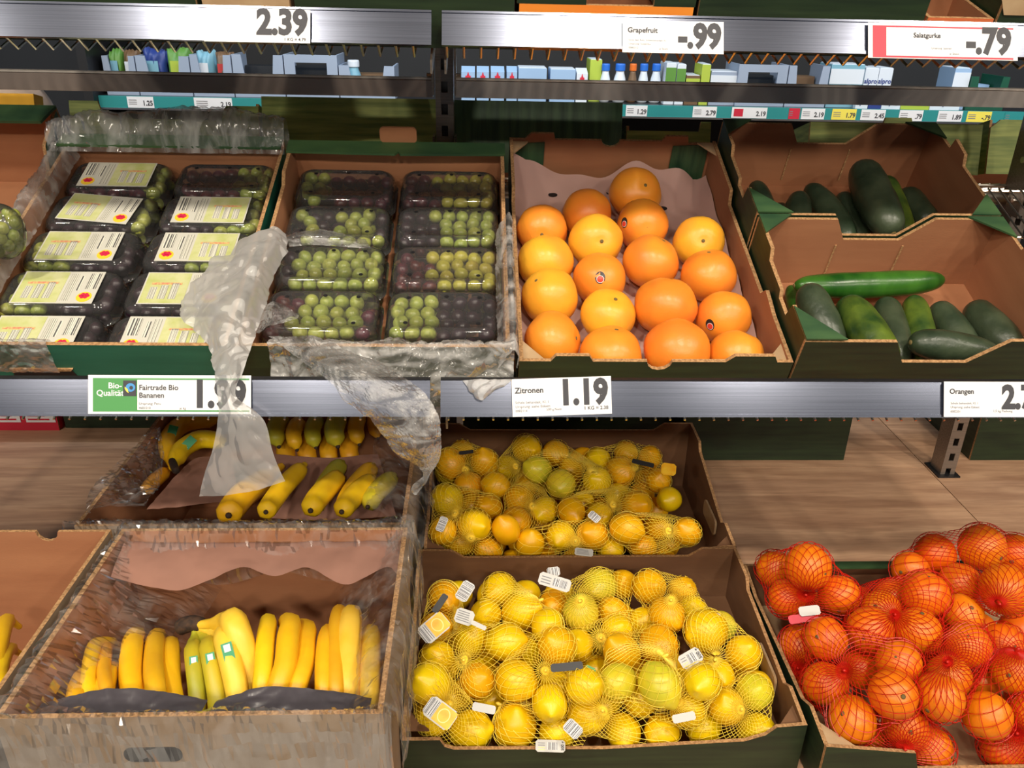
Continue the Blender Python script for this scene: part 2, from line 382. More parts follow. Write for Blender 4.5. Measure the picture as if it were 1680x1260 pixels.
# ------------------------------------------------------------------ refrigerated shelf across the aisle
CY = 3.0; CZ = 1.285
cx0 = onY(165, 165, CY).x; cx1 = 4.4
cool = thing('refrigerated_shelf', 'dark refrigerated wall shelf with a teal price rail across the aisle', 'cooler', (cx0, CY, 0))
Wc = cx1-cx0
MB().box((0, 0, CZ-.012), (Wc, .45, CZ)).build('shelf_board', M['black'], cool)
MB().box((0, .45, 0), (Wc, .5, 2.2)).build('back_panel', M['wallm'], cool)
MB().box((0, -.05, 2.08), (Wc, .5, 2.25)).build('canopy', M['black'], cool)
MB().box((0, -.05, 0), (Wc, .5, .5)).build('base', M['black'], cool)
MB().box((-.03, -.05, 0), (0, .5, 2.25)).build('side_panel', M['black'], cool)
M['teal_rail'] = mat('teal_rail_plastic', srgb(48, 140, 140), rough=.35)
MB().box((0, -.012, CZ-.038), (Wc, -.002, CZ)).build('price_strip', M['teal_rail'], cool)
MB().box((0, -.014, CZ-.044), (Wc, 0, CZ-.038)).build('strip_lip', M['steel'], cool)
# ------------------------------------------------------------------ crates
def outline(L, H, feats):
    """top outline from u=0 to L; feats = [(u, v), ...] heights; closed along the bottom"""
    return [(0, 0), (L, 0)] + [(u, v) for u, v in reversed(feats)]
def arc_notch(u0, u1, h, d, n=6):
    m = (u0+u1)/2; r = (u1-u0)/2
    return [(m-r*math.cos(math.pi*k/n), h-d*math.sin(math.pi*k/n)) for k in range(n+1)]
def crate(name, label, cat, loc, rotx, W, D, fr, bk, lf, rt, outer, inner, edge=None, t=.006, floor=None, rotz=0, group=None):
    c = thing(name, label, cat, loc, (rotx, 0, rotz), group)
    mats = [outer, inner, edge or M['card_edge']]
    MB().box((t, t, 0), (W-t, D-t, .005)).build('crate_floor', floor or inner, c)
    def pan(nm, feats, org, u, n, L):
        MB().prism(outline(L, 0, feats), org, u, (0, 0, 1), n, t, (0, 1, 2)).build(nm, mats, c)
    if fr: pan('front_panel', fr, (0, 0, 0), (1, 0, 0), (0, 1, 0), W)
    if bk: pan('back_panel', bk, (0, D, 0), (1, 0, 0), (0, -1, 0), W)
    ls = D-2*t
    if lf: pan('side_panel', [(min(max(u-t, 0), ls), v) for u, v in lf], (0, t, 0), (0, 1, 0), (1, 0, 0), ls)
    if rt: pan('side_panel', [(min(max(u-t, 0), ls), v) for u, v in rt], (W, t, 0), (0, 1, 0), (-1, 0, 0), ls)
    return c
def flap(c, nm, pts, n, t, m):
    """flat card piece through local points"""
    P = [Vector(p) for p in pts]; u = (P[1]-P[0]).normalized(); n = Vector(n).normalized(); v = n.cross(u)
    MB().prism([((p-P[0]).dot(u), (p-P[0]).dot(v)) for p in P], P[0], u, v, n, t).build(nm, m, c)
def flat(h, L): return [(0, h), (L, h)]
def at_shelf(x, s=0., h=0.): return shelf(x, s, h)
tri = lambda c, p, q, r, m: flap(c, 'corner_gusset', [p, q, r], (Vector(q)-Vector(p)).cross(Vector(r)-Vector(p)), .003, m)

# grapefruit crate
W, D, H = .40, .60, .10
fr = [(0, H), (.045, H), (.052, H+.011), (.10, H+.011), (.106, H)] + arc_notch(.185, .222, H, .017) + [(.30, H), (.312, H+.012), (.37, H+.012), (.376, H), (W, H)]
bk = [(0, H), (.03, H), (.042, H+.013), (.085, H+.013), (.088, H)] + arc_notch(.178, .214, H, .014) + [(.295, H), (.303, H+.011), (.345, H+.011), (.348, H-.004), (W, H-.004)]
sd = [(0, H), (.10, H-.002), (.155, H+.004), (.17, H-.016), (.42, H-.022), (.43, H+.003), (.6, H+.003)]
gf = crate('grapefruit_crate', 'green printed cardboard crate of grapefruit with a wavy front edge', 'crate', at_shelf(.061), TAU, W, D, fr, bk, sd, sd, M['green_dark'], M['card'])
for x0, x1 in ((.012, .068), (.318, .388)):
    MB().prism([(x0, .012), (x1, .012), (x1, H-.004), (x0, H-.008)], (0, D-.0075, 0), (1, 0, 0), (0, 0, 1), (0, -1, 0), .002).build('corner_post', M['green_v'], gf)
for x0, s in ((.006, 1), (.394, -1)):
    tri(gf, (x0, .006, H-.006), (x0+s*.032, .006, H-.006), (x0, .045, H-.006), M['card_pale'])
    tri(gf, (x0, .592, H-.003), (x0+s*.03, .592, H-.003), (x0, .55, H-.003), M['card_pale'])

# cucumber crates
for k, (s0, lb) in enumerate(((0, 'open green cardboard crate holding the long bright green cucumber'), (.302, 'green cardboard crate of dark cucumbers, one standing tall, behind another crate'))):
    W, D, H = .415, .296, .145
    fr = [(0, H-.003), (.134, H-.003), (.156, .101), (.252, .101), (.30, H), (W, H)]
    sd = [(0, H), (.075, H), (.085, H-.03), (.125, H-.03), (.13, H-.018), (.20, H-.018), (.21, H), (D, H)]
    sr = [(0, H), (.15, H), (.16, H+.018), (.205, H+.022), (.21, H), (D, H)]
    c = crate('cucumber_crate', lb, 'crate', at_shelf(.466, s0), TAU, W, D, fr, fr, sd, sr, M['green_dark'], M['card'])
    z = H+.0005
    for p, q, r in (((0, 0, z), (.06, 0, z), (0, .07, z)), ((W, 0, z), (W, .06, z), (W-.05, 0, z)), ((0, D, z), (0, D-.05, z), (.055, D, z)), ((W, D, z), (W-.06, D, z), (W, D-.055, z))):
        tri(c, p, q, r, M['green'])
    for x in (.145, .262):
        MB().box((x, D-.0075, .02), (x+.003, D-.006, .09)).build('fold_line', M['card_edge'], c)

# grape crates
W, D, H = .39, .525, .128
fr = [(0, H), (W, H)]
ga = crate('grape_crate', 'teal fronted crate of labelled grape punnets with a liner over its back edge', 'crate', at_shelf(-.742), TAU, W, D, fr, flat(.135, W), flat(.12, D), flat(.12, D), M['teal'], M['card'])
b = MB(); b.prism(rrect2 := [(-.042, -.012), (.042, -.012), (.046, -.006), (.04, .012), (-.04, .012), (-.046, -.006)], (.125, -.0006, .068), (1, 0, 0), (0, 0, 1), (0, 1, 0), .004); b.build('hand_hole', M['black'], ga)
b = MB(); b.prism([(-.04, .010), (.04, .010), (.044, .0145), (-.044, .0145)], (.125, -.003, .068), (1, 0, 0), (0, 0, 1), (0, 1, 0), .005); b.build('hole_edge', M['card_edge'], ga)
gb = crate('grape_crate', 'green crate of unlabelled grape punnets beside the grapefruit crate', 'crate', at_shelf(-.338), TAU, .385, .515, flat(H, .385), flat(.135, .385), [(0, .12), (.40, .12), (.42, .135), (.515, .135)], [(0, .12), (.40, .12), (.42, .135), (.515, .135)], M['green_dark'], M['card'])
flap(gb, 'folded_flap', [(-.002, .515, .135), (.387, .515, .135), (.387, .478, .139), (.20, .474, .139), (.196, .482, .139), (.19, .474, .139), (-.002, .478, .139)], (0, 0, 1), .004, M['green'])
MB().prism([(p[0], p[1]) for p in rrect(.066, .03, .008, 0)], (.195, .517, .153), (1, 0, 0), (0, 0, 1), (0, -1, 0), .005).build('carry_tab', M['card'], gb)
flap(ga, 'folded_flap', [(0, .525, .135), (.39, .525, .135), (.39, .488, .138), (0, .488, .138)], (0, 0, 1), .004, M['green'])

# crate at the far left of the middle shelf
fl = crate('open_crate', 'tall open green crate with bare cardboard inside, beside the labelled grape punnets', 'crate', at_shelf(-1.162), TAU, .40, .575, flat(.13, .40), flat(.16, .40),
           flat(.15, .575), [(0, .13), (.30, .13), (.36, .075), (.43, .07), (.475, .10), (.49, .135), (.575, .158)], M['green'], M['card'])
flap(fl, 'folded_flap', [(0, .575, .16), (.40, .575, .16), (.392, .52, .162), (0, .52, .162)], (0, 0, 1), .005, M['green'])

# crates of the far side, seen from behind
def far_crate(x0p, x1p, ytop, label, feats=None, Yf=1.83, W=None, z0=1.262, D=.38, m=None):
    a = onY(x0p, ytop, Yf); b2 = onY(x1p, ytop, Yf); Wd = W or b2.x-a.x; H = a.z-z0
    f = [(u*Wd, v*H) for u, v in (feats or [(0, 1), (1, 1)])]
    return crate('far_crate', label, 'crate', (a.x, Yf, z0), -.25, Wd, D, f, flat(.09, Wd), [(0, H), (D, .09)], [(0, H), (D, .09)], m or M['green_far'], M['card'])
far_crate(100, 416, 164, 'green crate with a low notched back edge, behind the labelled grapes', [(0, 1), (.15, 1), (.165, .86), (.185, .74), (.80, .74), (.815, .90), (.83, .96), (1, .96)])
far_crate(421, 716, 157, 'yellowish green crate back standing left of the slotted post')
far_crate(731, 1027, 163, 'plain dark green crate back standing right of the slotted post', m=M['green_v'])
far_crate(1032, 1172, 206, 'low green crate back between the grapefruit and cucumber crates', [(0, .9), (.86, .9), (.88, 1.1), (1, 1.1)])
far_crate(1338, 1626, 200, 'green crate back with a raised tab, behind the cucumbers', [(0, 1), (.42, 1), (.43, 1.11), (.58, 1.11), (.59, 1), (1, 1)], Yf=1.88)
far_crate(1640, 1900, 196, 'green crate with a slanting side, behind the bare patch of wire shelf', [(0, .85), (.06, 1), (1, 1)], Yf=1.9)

# crates on the deck of the far side, in the shade below the shelf
def low_crate(name, x0p, x1p, ybot, H, label, m, D=.38, top=None):
    a = onZ(x0p, ybot, ZW); b2 = onZ(x1p, ybot, ZW); Wd = b2.x-a.x
    return crate(name, label, 'crate', (a.x, a.y, ZW), 0, Wd, D, flat(H, Wd), flat(H, Wd), flat(H, D), flat(H, D), m, M['card'])
low_crate('low_crate', 1118, 1384, 755, .16, 'dark green crate standing on the deck in shade behind the lemons', M['green_dark'])
low_crate('low_crate', 1591, 1760, 755, .16, 'dark green crate on the deck behind the oranges, right of the slotted post', M['green_dark'])
low_crate('low_crate', 108, 300, 702, .16, 'dark green crate on the deck next to the red crate', M['green_dark'])
low_crate('low_crate', 760, 1100, 722, .20, 'blackish green crate hidden in shade behind the upper lemon crate', M['green_dark'])
rc = low_crate('red_crate', -70, 98, 706, .13, 'red printed carton with white labels on the deck under the grape shelf', M['red'])
for x0, x1, s in ((.07, .145, 'finest fruit'), (.155, .235, 'fresh taste')):
    quad('paper_label', (x0+.03, -.001, .025), (1, 0, 0), (0, 0, 1), x1-x0-.004, .03, M['white'], rc)
    for k in range(2): quad('print', (x0+.036, -.002, .032+k*.011), (1, 0, 0), (0, 0, 1), .055-.01*k, .004, M['red'], rc)

# lemon crates
W, D = .600, .395
def lemon_crate(loc, label, Hf, Hb, rotx, W=.60):
    fr = [(0, Hf+.0), (.055, Hf+.0), (.062, Hf-.014), (.075, Hf-.02), (.3, Hf-.024), (W-.09, Hf-.012), (W-.06, Hf), (W-.045, Hf+.016), (W, Hf+.02)]
    bk = [(0, Hb+.012), (.06, Hb+.012), (.085, Hb-.004), (W-.09, Hb-.004), (W-.065, Hb+.014), (W, Hb+.014)]
    sd = [(0, Hf+.02), (.07, Hf+.026), (.09, Hf+.012), (D-.10, Hb-.006), (D-.085, Hb+.012), (D, Hb+.014)]
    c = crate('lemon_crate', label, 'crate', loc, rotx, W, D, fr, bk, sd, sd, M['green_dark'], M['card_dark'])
    for x, s in ((.006, 1), (W-.006, -1)):
        z = Hf+.016
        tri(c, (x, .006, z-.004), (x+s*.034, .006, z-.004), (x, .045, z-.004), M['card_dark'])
        MB().prism([(p[0], p[1]) for p in rrect(.09, .036, .01, 0)], (x+s*.0015, .15, Hf-.015), (0, 1, 0), (0, 0, 1), (s, 0, 0), .004).build('hand_hole_flap', M['card_pale'], c)
    return c
lc1 = lemon_crate((-.108, .887, ZW+.003), 'green fronted crate of bright lemons in front of another lemon crate', .072, .105, .02)
lc2 = lemon_crate((-.100, 1.298, ZW+.003), 'brown crate of deeper yellow lemons in shade under the shelf', .095, .16, .012)

# orange crate
W, D, H = .60, .42, .092
a = Vector((.503, .842, ZW+.003))
fr = [(0, H+.004), (.035, H), (.135, H-.012), (.145, H-.045), (.45, H-.045), (.46, H), (W, H)]
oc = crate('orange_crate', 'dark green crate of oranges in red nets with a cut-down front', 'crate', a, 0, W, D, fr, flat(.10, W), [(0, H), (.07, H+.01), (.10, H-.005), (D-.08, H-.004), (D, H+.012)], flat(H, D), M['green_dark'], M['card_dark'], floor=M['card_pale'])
tri(oc, (.006, .006, H-.002), (.045, .006, H-.004), (.006, .05, H-.002), M['card_pale'])
flap(oc, 'back_flap', [(.10, D, .102), (W, D, .102), (W, D-.02, .104), (.10, D-.02, .104)], (0, 0, 1), .003, M['green'])

# banana boxes
def banana_box(label, x0, x1, y0, y1, H, front=None, t=.007):
    Wd, Dd = x1-x0, y1-y0
    return crate('banana_box', label, 'box', (x0, y0, ZW), 0, Wd, Dd, front or flat(H, Wd), flat(H, Wd), flat(H, Dd), flat(H, Dd), M['card_grey'], M['card'], t=t)
bb1 = banana_box('plastic-lined cardboard box of bananas with a large clear liner bag spilling over its edges', -.568, -.112, .742, 1.13, .28)
bb2 = banana_box('cardboard banana box under the price rail, behind another banana box', -.655, -.118, 1.152, 1.62, .27)
bb3 = crate('banana_box', 'cardboard banana box with a round notch in its back, beside the plastic-lined box', 'box', (-1.10, .745, ZW), 0, .512, .39, flat(.275, .512), [(0, .275)]+arc_notch(.395, .43, .275, .018)+[(.512, .275)], flat(.275, .39), flat(.275, .39), M['card_grey'], M['card'])
# hand hole of the front banana box
MB().prism([(p[0], p[1]) for p in rrect(.07, .024, .011, 0)], (.175, -.0006, .218), (1, 0, 0), (0, 0, 1), (0, 1, 0), .004).build('hand_hole', M['black'], bb1)

# top shelf crates, mostly above the frame
T3 = .30; S3 = Vector((0, math.cos(T3), math.sin(T3))); N3 = Vector((0, -math.sin(T3), math.cos(T3))); P3 = Vector((0, 1.258, 1.5390))
def top_crate(x0p, x1p, label, m, H=.14, s=.0, h=0, D=.38, nm='top_crate'):
    x0 = onY(x0p, 60, 1.26).x; x1 = onY(x1p, 60, 1.26).x
    p = P3+S3*s+N3*h
    return crate(nm, label, 'crate', (x0, p.y, p.z), T3, x1-x0, D, flat(H, x1-x0), flat(H, x1-x0), flat(H, D), flat(H, D), m, M['card'])
top_crate(-160, 335, 'olive green crate on the highest shelf, left of the 2.39 card', M['green_dark'])
top_crate(345, 484, 'pale beige carton on the highest shelf behind the 2.39 card', M['card_pale'], .062, D=.12)
top_crate(492, 842, 'dark green crate on the highest shelf beside the slotted post', M['green_dark'])
top_crate(850, 1128, 'orange carton on the highest shelf above the grapefruit card', mat('orange_print', srgb(236, 128, 44), srgb(240, 160, 50), 3), .062, nm='orange_carton', D=.16)
top_crate(846, 956, 'black-green crate stacked on the orange carton beside the 1065-side gap'.replace('beside the 1065-side gap', 'left end'), M['green_dark'], .10, h=.0624, D=.15)
top_crate(1064, 1130, 'black-green crate stacked on the orange carton right end', M['green_dark'], .10, h=.0624, D=.15)
top_crate(1136, 1500, 'dark green crate on the highest shelf left of the red-edged price card', M['green_dark'])
top_crate(1506, 1612, 'reddish orange carton on the highest shelf above the red-edged price card', mat('red_orange_print', srgb(206, 104, 62), srgb(214, 120, 70), 3), .056, nm='orange_carton', D=.12)
tc = top_crate(1618, 1960, 'dark green crate with a hexagonal paper sticker on the highest shelf', M['green_dark'])
MB().prism([(.030*math.cos(math.radians(60*k)), .030*math.sin(math.radians(60*k))) for k in range(6)], (.02, -.001, .088), (1, 0, 0), (0, 0, 1), (0, -1, 0), .001).build('paper_sticker', M['card_pale'], tc)
# ------------------------------------------------------------------ fruit
def fruit_mesh(name, prof, nu=28, nv=18, lump=.0, seed=0, mats=()):
    """prof(t) -> (radius, height), t 0..1 from bottom to top; unit size"""
    V = [(0, 0, prof(0)[1])]
    for i in range(1, nv):
        r, z = prof(i/nv)
        for j in range(nu):
            a = 2*math.pi*j/nu; p = Vector((r*math.cos(a), r*math.sin(a), z))
            if lump: p *= 1+lump*mnoise.noise(p*1.6+Vector((seed*3.1, seed, 0)))
            V.append(p)
    V.append((0, 0, prof(1)[1])); n = len(V)-1
    F = [(0, 1+(j+1) % nu, 1+j) for j in range(nu)]
    F += [(1+i*nu+j, 1+i*nu+(j+1) % nu, 1+(i+1)*nu+(j+1) % nu, 1+(i+1)*nu+j) for i in range(nv-2) for j in range(nu)]
    F += [(n, 1+(nv-2)*nu+j, 1+(nv-2)*nu+(j+1) % nu) for j in range(nu)]
    me = mesh(name, V, F)
    for m in mats: me.materials.append(m)
    me.shade_smooth(); return me
def p_citrus(sq=.94, dim=.07):
    def f(t):
        a = math.pi*t; r = math.sin(a); z = -math.cos(a)*sq
        z *= 1-dim*math.exp(-(r/.22)**2); return r, z
    return f
def p_lemon(el=1.22, nip=.16):
    def f(t):
        a = math.pi*t; r = math.sin(a)**1.08; z = -math.cos(a)*el
        z += (nip if z > 0 else -nip*.55)*math.exp(-(r/.26)**2); return r, z
    return f
def citrus_mat(name, c1, c2, c3, scale=.9, rand=.3, rough=.36, bump=.10, bs=15):
    bs = bs/26 if bs > 100 else bs
    """rind: two-tone blotches over the fruit, pores, per-fruit hue"""
    m = mat(name, c1, c2, scale, rough=rough, rand=rand, bump=bump, bscale=bs, detail=2, ramp=(.3, .72), sub=.05, subcol=(1, .5, .12))
    t = m.node_tree; L = t.links.new; b = t.nodes['Principled BSDF']; src = b.inputs['Base Color'].links[0].from_socket
    geo = node(t, 'ShaderNodeTexCoord'); nz = node(t, 'ShaderNodeTexNoise'); nz.inputs['Scale'].default_value = scale*.55; nz.inputs['Detail'].default_value = 1
    oi = node(t, 'ShaderNodeObjectInfo'); va = node(t, 'ShaderNodeVectorMath', operation='ADD'); L(geo.outputs['Object'], va.inputs[0])
    cx = node(t, 'ShaderNodeCombineXYZ'); L(oi.outputs['Random'], cx.inputs[2]); sc = node(t, 'ShaderNodeVectorMath', operation='SCALE'); sc.inputs[3].default_value = 3; L(cx.outputs[0], sc.inputs[0]); L(sc.outputs[0], va.inputs[1])
    L(va.outputs[0], nz.inputs['Vector'])
    rp = node(t, 'ShaderNodeValToRGB'); rp.color_ramp.elements[0].position = .52; rp.color_ramp.elements[1].position = .72
    L(nz.outputs['Fac'], rp.inputs[0]); mx = node(t, 'ShaderNodeMix', data_type='RGBA'); L(rp.outputs[0], mx.inputs[0]); L(src, mx.inputs[6]); mx.inputs[7].default_value = c4(c3)
    L(mx.outputs[2], b.inputs['Base Color']); return m
M['gf'] = citrus_mat('grapefruit_rind', srgb(238, 138, 44), srgb(240, 154, 48), srgb(234, 118, 54), rand=.12, bs=420, rough=.36)
M['gf_y'] = citrus_mat('grapefruit_rind_yellow', srgb(246, 186, 50), srgb(244, 170, 48), srgb(238, 134, 56), rand=.1, bs=420, rough=.36)
M['lemon'] = citrus_mat('lemon_rind', srgb(242, 206, 10), srgb(238, 192, 8), srgb(240, 210, 24), rand=.16, bs=420, rough=.33)
M['lemon_g'] = citrus_mat('greenish_lemon_rind', srgb(206, 198, 48), srgb(224, 200, 40), srgb(178, 182, 56), rand=.15, bs=420, rough=.33)
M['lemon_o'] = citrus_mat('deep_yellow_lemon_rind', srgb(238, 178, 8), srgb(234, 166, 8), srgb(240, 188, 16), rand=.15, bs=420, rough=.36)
M['orange'] = citrus_mat('orange_rind', srgb(236, 112, 8), srgb(238, 128, 12), srgb(230, 92, 8), rand=.16, bs=380, rough=.4)
M['stem'] = mat('stem_scar', srgb(92, 78, 44), srgb(120, 104, 60), 200, rough=.9)
M['stem_dark'] = mat('dark_stem', srgb(38, 26, 20), srgb(70, 48, 32), 120, rough=.8)
M['banana'] = mat('banana_skin', srgb(246, 200, 26), srgb(240, 188, 24), 30, (1, 1, .4), .42, rand=.25, bump=.08, bscale=120, sub=.08)
M['banana_pale'] = mat('pale_banana_skin', srgb(246, 206, 70), srgb(244, 196, 50), 30, (1, 1, .4), .42, rand=.15, bump=.08, bscale=120)
M['banana_g'] = mat('greenish_banana_skin', srgb(202, 186, 40), srgb(166, 168, 44), 14, (1, 1, .5), .42, rand=.2, bump=.08, bscale=120)
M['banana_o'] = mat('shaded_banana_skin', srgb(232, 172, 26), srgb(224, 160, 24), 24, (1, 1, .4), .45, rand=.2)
M['cuke'] = mat('dark_cucumber_skin', srgb(42, 56, 40), srgb(66, 78, 58), 22, rough=.35, rand=.4, bump=.5, bscale=70)
M['cuke_l'] = mat('mottled_cucumber_skin', srgb(34, 62, 26), srgb(104, 124, 40), 18, rough=.35, bump=.5, bscale=70, ramp=(.35, .68))
M['cuke_b'] = mat('bright_cucumber_skin', srgb(24, 72, 20), srgb(58, 108, 34), 20, (1, 1, .12), .28, bump=.3, bscale=60)
M['sticker_k'] = mat('black_sticker', (.02, .02, .02), rough=.3)
M['sticker_r'] = mat('red_sticker', srgb(214, 70, 52), rough=.3)

gf_me = [fruit_mesh('grapefruit_body', p_citrus(s, d), lump=.05, seed=i, mats=[M['gf'] if i < 2 else M['gf_y']]) for i, (s, d) in enumerate(((.93, .08), (.97, .05), (.92, .10), (.96, .06)))]
lem_me = {k: [fruit_mesh('lemon_body', p_lemon(e, n), lump=.05, seed=i, mats=[M[k]]) for i, (e, n) in enumerate(((1.16, .14), (1.25, .18), (1.1, .1)))] for k in ('lemon', 'lemon_g', 'lemon_o')}
or_me = [fruit_mesh('orange_body', p_citrus(s, d), lump=.04, seed=i+9, mats=[M['orange']]) for i, (s, d) in enumerate(((.96, .05), (1.0, .04), (.93, .06)))]
scar_me = fruit_mesh('stem_scar', lambda t: (math.sin(math.pi*t), -math.cos(math.pi*t)*.35), 10, 6, mats=[M['stem']])

def face_rot(axis, spin=0):
    """rotation taking +Z (stem end) to axis"""
    q = Vector((0, 0, 1)).rotation_difference(Vector(axis).normalized()); return (q.to_matrix() @ Matrix.Rotation(spin, 3, 'Z')).to_euler()
def fruit(name, label, cat, p, r, me, axis, group, top=.95, scar=.09):
    t = thing(name, label, cat, p, face_rot(axis, rnd.uniform(0, 6.28)), group)
    o = link('rind', me, t); o.scale = (r, r, r)
    s = link('stem_scar', scar_me, t); s.scale = (r*scar,)*3; s.location = (0, 0, r*top)
    return t
def toward(p, u, v):
    """direction in the world: u right, v up, towards the aisle otherwise"""
    d = (CAM-p).normalized(); x = _R; y = _U
    k = max(0, 1-u*u-v*v)**.5; return (x*u + y*v + d*k).normalized()
def relax(P, R, D, it=220, keep=.2, squeeze=1.0, bound=None):
    """push touching fruit apart; each stays near its own line of sight and inside its crate"""
    P = [Vector(p) for p in P]; Q = [Vector(p) for p in P]; n = len(P)
    for k in range(it):
        kp = keep*max(0, 1-k/(it*.75))
        for i in range(n):
            for j in range(i+1, n):
                d = P[j]-P[i]; m = (R[i]+R[j])*squeeze
                if abs(d.x) < m and abs(d.y) < m:
                    l = d.length
                    if 1e-6 < l < m: c = d*((m-l)/l*.5); P[i] -= c; P[j] += c
        for i in range(n):
            e = Q[i]-P[i]; q = e.dot(D[i]); P[i] += (e-D[i]*q)*kp + D[i]*q*.1*kp
            if bound: P[i] = bound(P[i], R[i])
    return P
def in_box(x0, x1, y0, y1, z0, f=1.0):
    """keeps a fruit clear of the crate walls and floor"""
    def g(p, r):
        r = r*f; return Vector((min(max(p.x, x0+r), x1-r), min(max(p.y, y0+r), y1-r), max(p.z, z0+r)))
    return g
def gf_bound(p, r):
    x, s_, h = to_shelf(p); return shelf(min(max(x, .068+r), .454-r), min(max(s_, .008+r), .59-r), max(h, .012+r))

# ---- grapefruits (photograph position, size), resting in the tray
GF = [(1042, 317, 43), (963, 354, 41), (889, 380, 42), (977, 397, 44), (1054, 369, 42), (1146, 397, 42), (894, 430, 46), (1067, 430, 47), (1163, 452, 46), (902, 486, 47),
      (984, 462, 44), (1092, 510, 52), (1187, 521, 45), (996, 530, 46), (908, 560, 49), (1002, 590, 51), (1111, 588, 55), (1208, 584, 46)]
kind = [0, 1, 0, 2, 1, 2, 3, 0, 0, 3, 1, 0, 1, 2, 0, 0, 1, 0]
ax = [(.4, .3), (.3, -.6), (0, -.2), (.25, .0), (.2, -.1), (.2, .05), (-.1, -.7), (.5, .8), (0, .9), (-.5, .6), (.2, .9), (.2, .95), (.1, -.9), (.3, .62), (.9, .1), (.2, .9), (.5, .8), (.4, .9)]
sz = ['at the back edge of the pile', 'just left of the rearmost one', 'at the back by the left wall', 'with its dimpled end showing', 'with a red sticker on its side', 'with a lumpy top by the right wall']
P, R, Dv = [], [], []
for u, v, r in GF:
    p = onH(u, v, .062); rr = r*depth(p)/FPX; p = onH(u, v, .012+rr); P.append(p); R.append(rr); Dv.append(ray(u, v).normalized())
P = relax(P, R, Dv, 220, .3, bound=gf_bound)
for i, p in enumerate(P):
    lb = 'ripe grapefruit with smooth orange rind in the grapefruit crate' if kind[i] < 2 else 'grapefruit with yellow rind in the grapefruit crate'
    g = 'orange grapefruits' if kind[i] < 2 else 'yellow grapefruits'
    own = {1: 'orange grapefruit touching the rearmost one on its left', 2: 'orange grapefruit furthest back against the left crate wall', 5: 'yellow grapefruit furthest back along the right crate wall', 6: 'yellow grapefruit second from the back along the left crate wall',
           7: 'plain orange grapefruit right in front of the one with a side sticker', 8: 'plain orange grapefruit second from the back along the right crate wall', 9: 'yellow grapefruit third from the back along the left crate wall', 11: 'biggest orange grapefruit, behind the one bulging through the notch',
           12: 'orange grapefruit by the right wall with a dark sticker low on its side', 14: 'orange grapefruit in the front corner beside the grape crate', 15: 'orange grapefruit against the front panel, left of the bulging one', 17: 'orange grapefruit in the front corner beside the cucumber crate'}
    if i in own: lb = own[i]; g = 'grapefruits in the crate'
    if i == 0: lb, g = 'orange grapefruit lying furthest back on the paper tray, its stem end showing', None
    if i == 3: lb, g = 'yellow grapefruit with its dimpled stem end facing the aisle', None
    if i == 10: lb, g = 'orange grapefruit with a black and red sticker on its front', None
    if i == 4: lb, g = 'orange grapefruit with a red sticker on its left side', None
    if i == 13: lb, g = 'yellow grapefruit with a brown stem stub on its top', None
    if i == 16: lb, g = 'big orange grapefruit bulging through the notch of the crate front', None
    t = fruit('grapefruit', lb, 'grapefruit', p, R[i], gf_me[kind[i]], toward(p, *ax[i]), g, top=.86 if kind[i] in (0, 2) else .9, scar=.07)
    if i in (10, 4, 12):
        d = toward(p, *((.03, .05) if i == 10 else (-.75, .1) if i == 4 else (-.55, -.3)))
        Mi = t.rotation_euler.to_matrix().inverted(); dl = Mi @ d
        ups = Mi @ _U; ups = (ups-dl*ups.dot(dl)).normalized(); rt_ = ups.cross(dl)
        n = 16; rr = R[i]
        def disc(nm, ra, rb, off, m, dy=0):
            V = [dl*rr*(off)+ups*dy]
            for q in range(n):
                a = 2*math.pi*q/n; v = rt_*ra*math.cos(a)+ups*(rb*math.sin(a)+dy); w_ = (dl*rr+v).normalized()*rr*off; V.append(w_)
            link(nm, mesh(nm, V, [(0, 1+q, 1+(q+1) % n) for q in range(n)]), t, [m])
        k = 1.0 if i == 10 else .9
        disc('sticker', .0085*k, .0105*k, 1.004, M['sticker_k']); 
        disc('sticker_ring', .0062*k, .0062*k, 1.008, M['white'], -.0025); disc('sticker_centre', .0054*k, .0054*k, 1.012, M['sticker_r'], -.0025)

# ---- purple paper tray under the grapefruits
M['tray'] = mat('mauve_paper', srgb(196, 160, 150), srgb(186, 150, 142), 6, rough=.75, bump=.1, bscale=60)
nx, ny = 48, 60; V = []
for j in range(ny+1):
    for i in range(nx+1):
        x = .069+.384*i/nx; s = .014+.565*j/ny
        back = max(0, (s-.50)/.08)
        h = .009+.004*math.sin(i*.55)*math.sin(j*.5)+.035*back**1.4*(1+.5*math.sin(i*.21+1)+.25*math.sin(i*.5)); e = min(i, nx-i)/nx
        if e < .06: h += (.06-e)*.35
        V.append(shelf(x, s, h))
tray = link('paper_tray', mesh('paper_tray', V, [(j*(nx+1)+i, j*(nx+1)+i+1, (j+1)*(nx+1)+i+1, (j+1)*(nx+1)+i) for j in range(ny) for i in range(nx)]), None, [M['tray']], True)
tag(tray, 'mauve paper tray with round holes lining the grapefruit crate', 'tray')
for u, v in ((907, 320), (1087, 342), (1037, 520), (1002, 317)):
    p = onH(u, v, .0165); x, s, h = to_shelf(p)
    o = MB(); o.prism([(.009*math.cos(2*math.pi*k/14), .006*math.sin(2*math.pi*k/14)) for k in range(14)], p, (1, 0, 0), SS, SN, .001)
    q = o.build('tray_hole', M['black']); q.parent = tray

